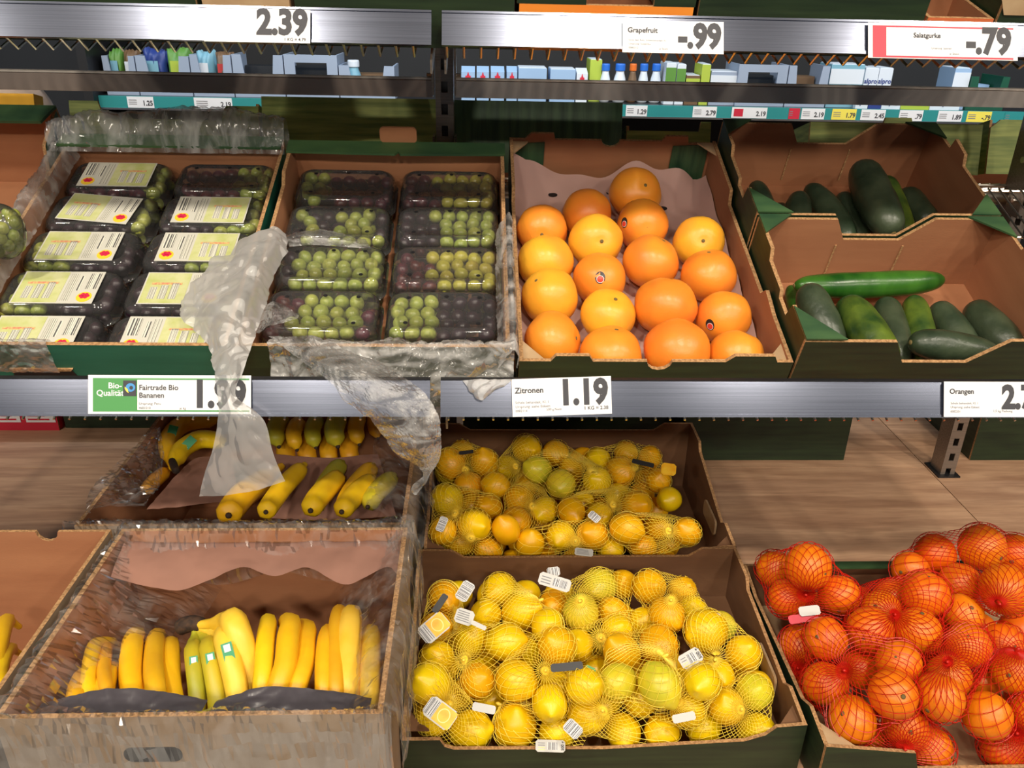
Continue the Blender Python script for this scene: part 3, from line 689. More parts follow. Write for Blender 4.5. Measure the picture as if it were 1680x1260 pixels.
# ---- lemons
LBAG = {'the net with the small knot by the back wall': [0, 1, 2, 33], 'the net under the lemon-picture tag': [4, 5, 6, 3], 'the net with two barcode tags in the back corner': [46, 47, 53],
        'the net with the striped tag by the front left corner': [7, 8, 9], 'the net closed with a black band': [11, 12, 13, 32, 48], 'the knotted net above the front edge': [14, 16, 49, 17],
        'the net with the big greenish lemon': [27, 18, 28, 15], 'the net with the 500 g tag near the right wall': [26, 24, 25, 44], 'the net below the long white tag': [35, 36, 37, 38, 34],
        'the net at the back right of the crate': [39, 40, 41, 42], 'the net in the front right corner': [21, 22, 23, 20], 'the net in the middle of the crate': [29, 30, 31, 43],
        'the net beside the small white label': [19, 50, 45], 'the net over the 500 g label at the front edge': [10, 52, 51]}
LKNOT = [(885, 985), (762, 1082), (768, 1000), (745, 1148), (895, 1100), (982, 1167), (1085, 1078), (1175, 1078), (962, 985), (1102, 985), (1215, 1165), (985, 1047), (1112, 1168), (868, 1175)]
BBAG = {'the net with the starburst knot at the front right': [38, 39, 40, 41], 'the knotted net left of the starburst net': [28, 27, 32, 31, 30], 'the net in the middle at the back': [20, 21, 17, 18, 45], 'the net closed with a black band': [22, 23, 24, 25, 26],
        'the net under the hanging film': [0, 1, 2, 4, 3], 'the net in the middle of the crate': [33, 34, 35, 42], 'the net at the middle of the front edge': [36, 37, 44, 43], 'the net at the front left edge': [10, 11, 9, 12], 'the net by the left wall': [5, 7, 8, 14], 'the net against the back wall': [15, 16, 6]}
BKNOT = [(1100, 870), (1005, 828), (958, 775), (1040, 765), (765, 772), (872, 830), (945, 888), (775, 886), (745, 842), (845, 765)]
OBAG = {'the red net with the white and red clip': [0, 1, 2, 3, 35], 'the red net with the big starburst knot': [5, 6, 15, 16, 17, 20], 'the red net in the middle of the crate': [7, 8, 9, 10, 11, 14], 'the red net right of the starburst knot': [18, 19, 13, 12],
        'the red net lying highest on the heap': [29, 30, 28, 31, 32, 33], 'the red net by the bare crate floor': [23, 24, 25, 22], 'the red net at the cut-down front': [21, 27, 36], 'the red net half behind the front panel': [26, 34], 'the red net against the lemon crate wall': [4, 37]}
OKNOT = [(1330, 1000), (1380, 1098), (1468, 1008), (1560, 1082), (1663, 1018), (1652, 1088), (1490, 1240), (1668, 1205), (1302, 1098)]
def bag_of(bags, i):
    for k, v in bags.items():
        if i in v: return k
    return None
def pile(spec, zc, rr, mats, seed, floor_z, low=24, drop=.028, ymin=0, bound=None, f=1.0):
    P, R, Dv, K = [], [], [], []
    for s in spec:
        u, v, r = s[:3]; z = zc-(drop if r < low else 0)+(s[4] if len(s) > 4 else 0)
        p = onZ(u, v, z)
        if p.y < ymin: p = onY(u, v, ymin)
        k = min(max(r*depth(p)/FPX, rr*.88), rr*1.16)
        P.append(p); R.append(k); Dv.append(ray(u, v).normalized()); K.append(s[3] if len(s) > 3 else None)
    return relax(P, R, Dv, 260, .22, bound=bound, squeeze=f), R, K
LF = [(821, 970, 27), (857, 1003, 29), (798, 1015, 22), (829, 1055, 30, 'h'), (775, 1050, 27), (718, 1080, 28), (784, 1117, 28, 'o'), (702, 1137, 32), (742, 1182, 31), (782, 1214, 32, 'h'),
      (842, 1200, 35), (850, 1122, 33), (900, 1128, 24), (905, 1178, 28), (960, 1137, 29), (1015, 1120, 29, 'g'), (996, 1202, 33, 'h'), (1075, 1207, 28), (1090, 1136, 33, 'g'), (1146, 1137, 27),
      (1150, 1198, 28), (1195, 1168, 28), (1240, 1197, 25), (1232, 1142, 29, 'g'), (1217, 1073, 28), (1176, 1117, 25), (1160, 1040, 34), (1080, 1058, 31, 'o'), (1020, 1070, 29, 'o'), (1012, 1036, 24),
      (975, 1055, 22, 'g'), (945, 1060, 26), (915, 1068, 30, 'o'), (895, 1030, 24), (908, 995, 24, 'o'), (951, 1008, 29, 'g'), (1005, 1010, 25, 'o'), (983, 962, 28, 'g'), (1022, 958, 22, 'o'), (1066, 963, 27, 'o'),
      (1118, 970, 22, 'o'), (1093, 1010, 28, 'o'), (1135, 1003, 23), (1050, 1022, 20), (1182, 1027, 22, 'g'), (1050, 1158, 22), (730, 985, 26, 'o'), (757, 1022, 20, 'o'), (870, 1068, 20), (960, 1175, 20), (1110, 1185, 20), (1038, 1218, 20), (880, 1225, 20), (720, 1030, 22, 'o')]
LB = [(757, 742, 20), (795, 760, 23), (740, 762, 24), (712, 772, 20), (769, 798, 23), (727, 822, 25), (812, 796, 22), (800, 833, 22), (768, 832, 17), (745, 850, 20), (778, 866, 26), (757, 886, 28), (796, 900, 18), (830, 872, 23),
      (703, 872, 20), (832, 766, 20), (865, 738, 23), (911, 745, 22), (881, 773, 22, 'g'), (950, 754, 16), (922, 795, 24, 'g'), (978, 794, 23), (982, 757, 22), (1017, 773, 24), (1030, 742, 18), (1062, 749, 16), (1080, 788, 20), (1012, 811, 20),
      (1046, 831, 24), (1098, 819, 20), (955, 821, 18), (937, 838, 22), (982, 846, 21), (892, 838, 22), (865, 797, 20), (852, 822, 24), (920, 879, 23), (972, 878, 25), (1030, 873, 26), (1077, 863, 20), (1127, 873, 21), (1056, 897, 20), (852, 860, 25), (866, 895, 24), (1003, 900, 17), (935, 770, 16)]
def with_bottom(P, R, cand, count, rf, bound, f):
    """adds the bottom layer in the roomiest spots and lets both layers settle together"""
    cand = sorted(cand, key=lambda q: -min((q-p).length-r for p, r in zip(P, R)))[:count]
    A = relax(list(P)+cand, list(R)+[rf]*len(cand), [(p-CAM).normalized() for p in P]+[Vector((0, 0, 1))]*len(cand), 260, .05, f, bound)
    return A[:len(P)], A[len(P):]
def grid(x0, y0, nx, ny, px, py, off, z, dz=0): return [Vector((x0+a*px+(b % 2)*off, y0+b*py, z+dz*b)) for a in range(nx) for b in range(ny)]
BX1 = in_box(-.102, .486, .893, 1.270, ZW+.014, 1.13); BX2 = in_box(-.094, .494, 1.304, 1.683, ZW+.014, 1.13); BX3 = in_box(.510, 1.095, .850, 1.252, ZW+.009, 1.02)
P1, R1, K1 = pile(LF, .645, .030, None, 1, ZW+.012, ymin=.926, bound=BX1, f=1.09)
P2, R2, K2 = pile(LB, .672, .030, None, 2, ZW+.012, low=21, ymin=1.336, bound=BX2, f=1.09)
P1, FILL1 = with_bottom(P1, R1, [q for q in grid(-.054, .936, 9, 6, .063, .060, .02, ZW+.045, .002) if not (q.x > .33 and q.y > 1.10)], 30, .0285, BX1, 1.09)
P2, FILL2 = with_bottom(P2, R2, [q for q in grid(-.046, 1.346, 9, 6, .060, .060, .02, ZW+.045, .002) if q.x < .425], 43, .0282, BX2, 1.07)
LEM1, LEM2 = [], []
for PP, RR, KK, bucket, front in ((P1, R1, K1, LEM1, True), (P2, R2, K2, LEM2, False)):
    for i, p in enumerate(PP):
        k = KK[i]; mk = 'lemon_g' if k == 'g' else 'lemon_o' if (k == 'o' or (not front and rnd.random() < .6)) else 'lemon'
        if k == 'h': a = toward(p, .95, .1)
        else:
            th = rnd.uniform(0, 6.28); q = rnd.uniform(.35, .95); a = toward(p, q*math.cos(th), q*math.sin(th))
        r = RR[i]
        cr = 'front' if front else 'shaded rear'
        lb = {'lemon': 'bright yellow lemon in the pile of the %s lemon crate', 'lemon_g': 'greenish yellow lemon in the pile of the %s lemon crate', 'lemon_o': 'deep orange-yellow lemon in the pile of the %s lemon crate'}[mk] % cr
        bg_ = bag_of(LBAG if front else BBAG, i)
        if bg_: lb = {'lemon': 'yellow', 'lemon_g': 'greenish', 'lemon_o': 'orange-yellow'}[mk]+' lemon in '+bg_+(', sunlit front crate' if False else '')+(', front crate' if front else ', shaded rear crate')
        else: lb = lb.replace('in the pile', 'loose on the pile')
        t = fruit('lemon', lb, 'lemon', p, r, lem_me[mk][i % 3], a, {'lemon': 'yellow lemons', 'lemon_g': 'greenish lemons', 'lemon_o': 'deep yellow lemons'}[mk]+(' in the front crate' if front else ' in the rear crate'), top=1.24 if i % 3 == 0 else 1.36 if i % 3 == 1 else 1.14, scar=.09)
        bucket.append((p, r))
    # lower layer seen through the gaps
    for k, q in enumerate(FILL1 if front else FILL2):
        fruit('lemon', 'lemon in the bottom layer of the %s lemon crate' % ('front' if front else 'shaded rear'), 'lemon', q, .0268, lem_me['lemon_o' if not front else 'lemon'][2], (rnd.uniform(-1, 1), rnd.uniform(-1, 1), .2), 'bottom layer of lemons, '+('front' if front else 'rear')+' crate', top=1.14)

# ---- oranges
OR = [(1271, 934, 30, 0, .0), (1327, 932, 38, 0, .055), (1278, 981, 33, 0, .02), (1376, 976, 34, 0, .02), (1290, 1066, 29), (1355, 1051, 35, 0, .02), (1345, 1120, 38), (1427, 1037, 38, 0, .02), (1444, 1000, 30), (1507, 1036, 39, 0, .02), (1515, 977, 37, 0, .01), (1464, 980, 29),
      (1577, 1003, 33), (1587, 1060, 37, 0, .02), (1412, 990, 24), (1400, 1178, 39), (1474, 1086, 35, 0, .02), (1463, 1142, 40, 0, .02), (1537, 1149, 39, 0, .01), (1556, 1110, 32), (1410, 1094, 26), (1486, 1207, 35, 0, -.03), (1630, 1178, 39, 0, -.01), (1662, 1112, 36), (1611, 1112, 26),
      (1645, 1058, 33), (1652, 1228, 32, 0, -.04), (1520, 1240, 26, 0, -.06), (1572, 955, 34, 0, .02), (1647, 967, 42, 0, .05), (1602, 900, 38, 0, .05), (1535, 906, 32, 0, .02), (1660, 908, 35, 0, .03), (1498, 935, 28), (1675, 1180, 30, 0, -.02), (1330, 1000, 22, 0, -.03), (1430, 1215, 26, 0, -.06), (1300, 1130, 26, 0, -.05)]
P3_, R3_, _ = pile(OR, .668, .0385, None, 3, ZW+.012, low=28, drop=.035, ymin=.89, bound=BX3, f=1.0)
cand3 = [q for q in grid(.555, .90, 7, 4, .079, .078, .03, ZW+.047) if q.x < 1.05 and not (q.y < .93 and .62 < q.x < .80)]
P3_, FILL3 = with_bottom(P3_, R3_, cand3, 14, .0365, BX3, 1.0)
ORG = []
for i, p in enumerate(P3_):
    th = rnd.uniform(0, 6.28); q = rnd.uniform(.3, .95); r = R3_[i]*.985
    fruit('orange', 'ripe orange in '+(bag_of(OBAG, i) or 'the orange crate'), 'orange', p, r, or_me[i % 3], toward(p, q*math.cos(th), q*math.sin(th)), 'netted oranges', top=.93, scar=.10); ORG.append((p, r))
for k, q in enumerate(FILL3):
    fruit('orange', 'orange in the bottom layer of the orange crate', 'orange', q, .0365, or_me[k % 3], (rnd.uniform(-1, 1), rnd.uniform(-1, 1), .3), 'bottom layer of oranges', top=.93, scar=.1)
# ------------------------------------------------------------------ net bags
M['net_y'] = mat('yellow_net', srgb(252, 224, 84), rough=.4); M['net_r'] = mat('red_net', srgb(196, 30, 14), rough=.4)
M['barcode'] = bars('barcode_print', (.03, .03, .04), (.8, .8, .82), 900)
M['lemon_print'] = mat('lemon_picture_print', srgb(240, 170, 20), srgb(248, 200, 50), 60, rough=.4)
M['pale_print'] = mat('pale_yellow_print', srgb(250, 226, 140), rough=.4)
_rg = np.random.default_rng(3)
_U400 = _rg.normal(size=(500, 3)); _U400 /= np.linalg.norm(_U400, axis=1)[:, None]
def net_bag(cl, knot, name, label, cat, m, n=30, group=None, pull=.78, rad=.0004, twist=1.9, thmax=2.35):
    """a net drawn over a cluster of fruit and gathered at a knot"""
    C0 = np.array([p[:] for p, r in cl]); R0 = np.array([r*1.1 for p, r in cl]); c = C0.mean(0)
    a = Vector(knot)-Vector(c); a = a.normalized()
    e1 = a.orthogonal().normalized(); e2 = a.cross(e1); A = np.array([e1[:], e2[:], a[:]])
    hs = (_U400@(C0-c).T+R0).max(1)                       # support function of the cluster
    T = 46; th = np.linspace(.035, thmax, T)
    strands = []
    for sgn in (1, -1):
        for i in range(n):
            ph = 2*np.pi*(i+.25*(sgn > 0))/n + sgn*twist*th/thmax*np.minimum(1, .4+th)
            d = np.stack([np.sin(th)*np.cos(ph), np.sin(th)*np.sin(ph), np.cos(th)], 1)@A
            k = d@_U400.T; hull = np.where(k > .08, hs/np.maximum(k, .08), 9).min(1)
            un = np.zeros(T)                                # outer hit of the fruit themselves
            for q, r in zip(C0-c, R0):
                b = d@q; disc = b*b-(q@q-r*r); un = np.maximum(un, np.where(disc > 0, b+np.sqrt(np.maximum(disc, 0)), 0))
            sag = .90
            rr = np.maximum(un*1.004, hull*sag)
            g = np.clip(th/.42, 0, 1); g = g*g*(3-2*g)
            kd = max(hull[0]*pull, un[0]*1.01+.002); rr = kd+(rr-kd)*g
            rr = np.maximum(rr, un*1.003)
            strands.append(c+d*rr[:, None])
    S = np.array(strands)                                   # strands x T x 3
    tg = np.gradient(S, axis=1); tg /= np.linalg.norm(tg, axis=2)[..., None]+1e-12
    out = S-c; out /= np.linalg.norm(out, axis=2)[..., None]; sd = np.cross(tg, out); sd /= np.linalg.norm(sd, axis=2)[..., None]+1e-12; up = np.cross(sd, tg)
    ring = [S+(up*math.cos(t)+sd*math.sin(t))*rad for t in (0, 2.094, 4.189)]
    base = Vector((c[0], c[1], min(p.z-r for p, r in cl)))
    V = (np.stack(ring, 2)-np.array(base)).reshape(-1, 3)    # strand, T, 3
    Fs = []
    for s in range(S.shape[0]):
        o = s*T*3
        for t in range(T-1):
            for j in range(3):
                a0 = o+t*3+j; a1 = o+t*3+(j+1) % 3; Fs.append((a0, a1, a1+3, a0+3))
    b = thing(name, label, cat, base, None, group)
    link('net', mesh('net', V, Fs), b, [m])
    kp = Vector(S[:, 0].mean(0))-base
    MB().tube([kp-a*.006, kp+a*.001, kp+a*.006, kp+a*.009], [.0035, .0026, .003, .0012], 7).build('knot', m, b, True)
    return b, kp+base
def card(bag, u, v, Y, w, h, ang, m, kind='bar', flat_=.55, nm='paper_tag'):
    """paper tag clipped to a net, lying on the fruit"""
    p = onY(u, v, Y) if Y < 5 else onZ(u, v, Y-10)
    nrm = (SN*flat_ + (CAM-p).normalized()*(1-flat_)).normalized()
    x = _R*math.cos(math.radians(ang)) + _U*math.sin(math.radians(ang)); x = (x-nrm*x.dot(nrm)).normalized(); y = nrm.cross(x)
    base = bag.location; p = p-Vector(base)
    k = .18*h
    poly = [(-w/2, -h/2+k), (-w/2+k, -h/2), (w/2-k, -h/2), (w/2, -h/2+k), (w/2, h/2-k), (w/2-k, h/2), (-w/2+k, h/2), (-w/2, h/2-k)]
    tg_ = MB().prism(poly, p, x, y, nrm, .0006).build(nm, m, bag)
    def bit(n2, x0, x1, y0, y1, m2):
        me = MB().prism([(x0, y0), (x1, y0), (x1, y1), (x0, y1)], (0, 0, 0), (1, 0, 0), (0, 1, 0), (0, 0, 1), .0003).build(n2, m2)
        me.parent = tg_; me.matrix_local = Matrix.Translation(p+nrm*.0007) @ Matrix((x, y, nrm)).transposed().to_4x4()
    if kind == 'bar':
        bit('barcode', -w*.05, w*.4, -h*.3, h*.3, M['barcode'])
        for q in range(3): bit('print', -w*.42, -w*.12, -h*.3+q*h*.22, -h*.3+q*h*.22+h*.07, M['ink_soft'])
    elif kind == 'full': bit('barcode', -w*.46, w*.46, -h*.42, h*.42, M['barcode'])
    elif kind == '500':
        bit('barcode', -w*.1, w*.25, -h*.3, h*.3, M['barcode'])
        q = text('500 g', h*.34, (0, 0, 0), (1, 0, 0), (0, 1, 0), M['ink'], tg_, .02, name='lettering')
        q.matrix_local = Matrix.Translation(p+nrm*.0008+x*w*.45+y*(-h*.36)) @ Matrix((x, y, nrm)).transposed().to_4x4() @ Matrix.Rotation(math.pi/2, 4, 'Z')
        for q in range(4): bit('print', -w*.42, -w*.18, -h*.34+q*h*.18, -h*.34+q*h*.18+h*.05, M['pale_print'] if q < 2 else M['ink_soft'])
    elif kind == 'pic':
        bit('barcode', -w*.48, -w*.16, -h*.4, h*.4, M['barcode']); bit('lemon_picture', -w*.14, w*.48, -h*.44, h*.44, M['lemon_print'])
        me = MB().prism([(w*.14+h*.30*math.cos(2*math.pi*k/18), h*.34*math.sin(2*math.pi*k/18)) for k in range(18)], (0, 0, 0), (1, 0, 0), (0, 1, 0), (0, 0, 1), .0002).build('lemon_slice_print', M['pale_print'])
        me.parent = tg_; me.matrix_local = Matrix.Translation(p+nrm*.0011) @ Matrix((x, y, nrm)).transposed().to_4x4()
        me = MB().prism([(w*.14+h*.25*math.cos(2*math.pi*k/18), h*.29*math.sin(2*math.pi*k/18)) for k in range(18)], (0, 0, 0), (1, 0, 0), (0, 1, 0), (0, 0, 1), .0002).build('lemon_slice_print', M['lemon_print'])
        me.parent = tg_; me.matrix_local = Matrix.Translation(p+nrm*.0014) @ Matrix((x, y, nrm)).transposed().to_4x4()
    elif kind == 'txt':
        for q in range(5): bit('print', -w*.4, w*.3-.02*w*q, -h*.32+q*h*.15, -h*.32+q*h*.15+h*.05, M['ink_soft'])
def knot3(cl, u, v):
    """point of the cluster's upper surface seen at a photograph position"""
    z = max(p.z for p, r in cl)+.012; return onZ(u, v, z)
LN = []
for (k, idx), kn in zip(LBAG.items(), LKNOT):
    cl = [LEM1[i] for i in idx]; LN.append(net_bag(cl, knot3(cl, *kn), 'lemon_net', k.replace('the ', 'yellow ', 1).replace('net', 'lemon net', 1)+', front crate', 'net bag', M['net_y'], group=None)[0])
for (k, idx), kn in zip(BBAG.items(), BKNOT):
    cl = [LEM2[i] for i in idx]; LN.append(net_bag(cl, knot3(cl, *kn), 'lemon_net', k.replace('the ', 'yellow ', 1).replace('net', 'lemon net', 1)+', rear crate', 'net bag', M['net_y'])[0])
ON = []
for (k, idx), kn in zip(OBAG.items(), OKNOT):
    cl = [ORG[i] for i in idx]; ON.append(net_bag(cl, knot3(cl, *kn), 'orange_net', k.replace('the red net', 'red net bag of oranges')+' in the orange crate', 'net bag', M['net_r'], n=32, rad=.00062, pull=.72, twist=2.2)[0])
Z = 10
card(LN[7], 1133, 1080, Z+.700, .036, .022, 32, M['tagw'], '500')
card(LN[13], 903, 1224, .886, .044, .017, -2, M['tagw'], '500')
card(LN[8], 910, 955, Z+.715, .055, .022, -20, M['tagw'], 'bar')
card(LN[8], 908, 938, Z+.712, .022, .016, 8, M['tagw'], 'full')
card(LN[2], 763, 970, Z+.715, .034, .022, 62, M['tagw'], 'full')
card(LN[1], 712, 1030, Z+.705, .048, .032, 45, M['tagw'], 'pic')
card(LN[2], 762, 1012, Z+.708, .030, .024, -20, M['tagw'], 'txt')
card(LN[2], 785, 1026, Z+.705, .026, .007, -28, M['tagw'], 'none', nm='tag_strip')
card(LN[3], 722, 1170, Z+.690, .046, .030, -40, M['tagw'], 'pic')
card(LN[3], 794, 1162, Z+.668, .034, .012, -12, M['tagw'], 'none', nm='tag_strip')
card(LN[5], 940, 1196, Z+.655, .026, .020, -48, M['tagw'], 'full')
card(LN[12], 1122, 1177, Z+.655, .034, .012, 12, M['tagw'], 'none')
card(LN[7], 1176, 1012, Z+.680, .012, .010, 70, M['tagw'], 'none')
card(LN[4], 930, 1094, Z+.704, .048, .012, 6, M['black'], 'none', nm='black_band')
card(LN[4], 968, 1099, Z+.700, .016, .010, -30, M['tag_green'], 'none', nm='leaf_print')
card(LN[2], 722, 990, Z+.718, .034, .011, 60, M['black'], 'none', nm='black_band')
card(LN[17], 1055, 760, Z+.735, .046, .010, -17, M['black'], 'none', nm='black_band')
card(LN[17], 1097, 770, Z+.735, .030, .026, -10, M['lemon_print'], 'none', nm='lemon_picture')
card(LN[18], 765, 742, Z+.735, .030, .008, 10, M['black'], 'none', nm='black_band')
card(LN[22], 725, 860, Z+.700, .030, .016, 70, M['tagw'], 'full')
card(LN[15], 975, 848, Z+.705, .024, .016, -45, M['tagw'], 'full')
card(LN[20], 958, 906, Z+.680, .034, .014, -8, M['tagw'], 'txt')
card(ON[0], 1328, 1002, Z+.700, .034, .016, 5, M['tagw'], 'none', nm='closing_clip')
card(ON[0], 1318, 1014, Z+.690, .048, .014, 8, M['red'], 'none', nm='red_tag')
# ------------------------------------------------------------------ cucumbers
def tubular(pts, prof, n=16, sub=26, angular=0, lump=0, seed=0):
    """curved body through control points; prof(t) -> radius"""
    P = [Vector(p) for p in pts]; k = len(P)-1
    def cr(t):
        x = t*k; i = min(int(x), k-1); f = x-i
        p0 = P[i-1] if i > 0 else P[0]*2-P[1]; p1 = P[i]; p2 = P[i+1]; p3 = P[i+2] if i+2 <= k else P[k]*2-P[k-1]
        return .5*((2*p1)+(p2-p0)*f+(2*p0-5*p1+4*p2-p3)*f*f+(3*p1-p0-3*p2+p3)*f**3)
    ts = [(1-math.cos(math.pi*i/sub))/2 for i in range(sub+1)]
    C_ = [cr(t) for t in ts]; loops = []; up = None
    for i in range(sub+1):
        d = (C_[min(i+1, sub)]-C_[max(i-1, 0)]).normalized()
        if up is None: up = d.orthogonal().normalized()
        up = (up-d*up.dot(d)).normalized(); sd = d.cross(up); r = max(prof(ts[i]), .0004); L = []
        for j in range(n):
            a = 2*math.pi*j/n; rr = r*(1+angular*math.cos(5*a)); q = C_[i]+(up*math.cos(a)+sd*math.sin(a))*rr
            if lump: q += (q-C_[i])*lump*mnoise.noise(q*38+Vector((seed*7, 0, 0)))
            L.append(q)
        loops.append(L)
    return loft(loops)
def cuke_prof(r): return lambda t: r*min(1, (max(0, 1-abs(2*t-1)**5.5))**.5)*(1-.06*math.cos(2*math.pi*t))
CUKES = []
def cucumber(px1, px2, wpx, h1, h2, m, label, bend=0):
    a = onH(*px1, h1); b = onH(*px2, h2); CUKES.append([a, b, wpx/2*depth((a+b)/2)/FPX, m, label, bend, px1[0]])
def build_cucumber(a, b, r, m, label, bend, seed):
    d = (b-a); mid = (a+b)/2 + d.cross(SN).normalized()*bend*d.length
    base = (a+b)/2 - SN*r
    V, F = tubular([a-base, (a*.5+mid*.5)-base + (mid-(a+b)/2)*.25, mid-base, (b*.5+mid*.5)-base + (mid-(a+b)/2)*.25, b-base], cuke_prof(r), lump=.06, seed=seed)
    t = thing('cucumber', label, 'cucumber', base)
    link('skin', mesh('skin', V, F), t, [m], True)
    e = (b-a).normalized(); q = link('blossom_end', scar_me, t); q.location = b-base-e*.001; q.scale = (r*.16, r*.16, r*.2); q.rotation_euler = face_rot(e)
    q = link('stalk_end', scar_me, t); q.location = a-base+e*.001; q.scale = (r*.18, r*.18, r*.3); q.rotation_euler = face_rot(-e)
def seg_close(p1, q1, p2, q2):
    """closest parameters of two segments"""
    d1 = q1-p1; d2 = q2-p2; r = p1-p2; a = d1.dot(d1); e = d2.dot(d2); f = d2.dot(r); c = d1.dot(r); b = d1.dot(d2); den = a*e-b*b
    s = min(max((b*f-c*e)/den, 0), 1) if den > 1e-9 else .5
    t = (b*s+f)/e
    if t < 0: t = 0; s = min(max(-c/a, 0), 1)
    elif t > 1: t = 1; s = min(max((b-c)/a, 0), 1)
    return s, t
def settle_cucumbers(it=400):
    """lets the cucumbers push each other apart inside their crates"""
    A = [[Vector(c[0]), Vector(c[1])] for c in CUKES]; Q = [[Vector(c[0]), Vector(c[1])] for c in CUKES]; n = len(A)
    crate_s = [(.308, .592) if to_shelf((c[0]+c[1])/2)[1] > .30 else (.007, .290) for c in CUKES]
    for k in range(it):
        kp = .12*max(0, 1-k/(it*.6))
        for i in range(n):
            ei = (A[i][1]-A[i][0]).normalized()*CUKES[i][2]*.8
            for j in range(i+1, n):
                if crate_s[i] != crate_s[j]: continue
                ej = (A[j][1]-A[j][0]).normalized()*CUKES[j][2]*.8
                p1, q1, p2, q2 = A[i][0]+ei, A[i][1]-ei, A[j][0]+ej, A[j][1]-ej
                s_, t_ = seg_close(p1, q1, p2, q2); d = (p2+(q2-p2)*t_)-(p1+(q1-p1)*s_); l = d.length; m = CUKES[i][2]+CUKES[j][2]+.001
                if l < m:
                    nrm = d/l if l > 1e-5 else SN
                    if abs(nrm.dot(SN)) < .3: nrm = (nrm+SN*(.15 if to_shelf(Q[j][0])[2] >= to_shelf(Q[i][0])[2] else -.15)).normalized()
                    c = nrm*(m-l)*.5
                    for X, w_, sg in ((A[i], s_, -1), (A[j], t_, 1)):
                        X[0] += c*sg*(1-w_)*1.2; X[1] += c*sg*w_*1.2
                        X[0] += c*sg*.2; X[1] += c*sg*.2
        for i in range(n):
            r = CUKES[i][2]; L0 = (Q[i][1]-Q[i][0]).length
            for e in (0, 1):
                v = Q[i][e]-A[i][e]; dr = (Q[i][e]-CAM).normalized(); A[i][e] += (v-dr*v.dot(dr))*kp
                x, s_, h = to_shelf(A[i][e]); k2 = abs((A[i][1]-A[i][0]).normalized().dot(Vector((1, 0, 0)))); ins = r*(1-.9*k2)
                ks = abs((A[i][1]-A[i][0]).normalized().dot(SS)); ms = r*(1-.9*ks)
                A[i][e] = shelf(min(max(x, .4735+ins), .8735-ins), min(max(s_, crate_s[i][0]+ms), crate_s[i][1]-ms), max(h, .0055+r*.98))
            d = A[i][1]-A[i][0]; c = (A[i][0]+A[i][1])/2; u = d.normalized()*min(d.length, L0)/2; u = u if d.length < L0*1.02 else u
            A[i][0], A[i][1] = c-u, c+u
    for X, c in zip(A, CUKES): c[0], c[1] = X
# back crate (offset along the shelf)
cucumber((1312, 318), (1300, 420), 44, .052, .03, M['cuke'], 'short upright dark cucumber at the left of the rear cucumber crate')
cucumber((1325, 305), (1395, 400), 42, .050, .035, M['cuke'], 'slightly curved dark cucumber leaning left of the tall one, rear crate', -.04)
cucumber((1380, 318), (1415, 405), 38, .055, .03, M['cuke'], 'narrow dark cucumber with a pale spot beside the tall one, rear crate', -.01)
cucumber((1413, 270), (1466, 384), 60, .100, .085, M['cuke'], 'thick dark cucumber standing tallest in the rear crate', .02)
cucumber((1452, 292), (1490, 400), 44, .06, .03, M['cuke_l'], 'yellow-green edged cucumber right behind the tall dark one', .03)
cucumber((1482, 312), (1535, 372), 42, .045, .03, M['cuke'], 'grey-green cucumber lying by the right wall of the rear crate', .05)
cucumber((1238, 302), (1262, 352), 32, .035, .03, M['cuke'], 'dark cucumber half hidden at the left wall of the rear crate')
cucumber((1272, 340), (1300, 385), 34, .02, .02, M['cuke'], 'dark cucumber lowest in the rear crate, only its end showing')
# front crate
cucumber((1302, 470), (1549, 460), 42, .075, .060, M['cuke_b'], 'long bright green cucumber lying across the front cucumber crate', .02)
cucumber((1322, 468), (1372, 580), 54, .065, .04, M['cuke'], 'greyish dark cucumber over the end of the long green one', 0)
cucumber((1384, 492), (1462, 600), 60, .055, .045, M['cuke_l'], 'mottled yellow-green cucumber in the front crate')
cucumber((1408, 490), (1430, 560), 34, .035, .03, M['cuke'], 'dark cucumber hidden behind the mottled one')
cucumber((1446, 494), (1478, 600), 50, .045, .035, M['cuke'], 'smooth dark cucumber right of the mottled one')
cucumber((1498, 488), (1508, 605), 46, .048, .030, M['cuke_l'], 'medium green cucumber with faint stripes pointing to the aisle')
cucumber((1536, 498), (1600, 590), 48, .042, .03, M['cuke'], 'dark cucumber between the striped one and the one by the right wall')
cucumber((1588, 500), (1672, 585), 56, .042, .035, M['cuke'], 'thick dark cucumber against the right wall of the front crate', .01)
cucumber((1492, 562), (1640, 588), 52, .085, .065, M['cuke'], 'glossy dark cucumber lying crosswise at the front of the crate', -.04)
cucumber((1296, 470), (1330, 570), 30, .03, .03, M['cuke_b'], 'thin green cucumber pressed along the left wall of the front crate')

settle_cucumbers()
for c_ in CUKES: build_cucumber(*c_)

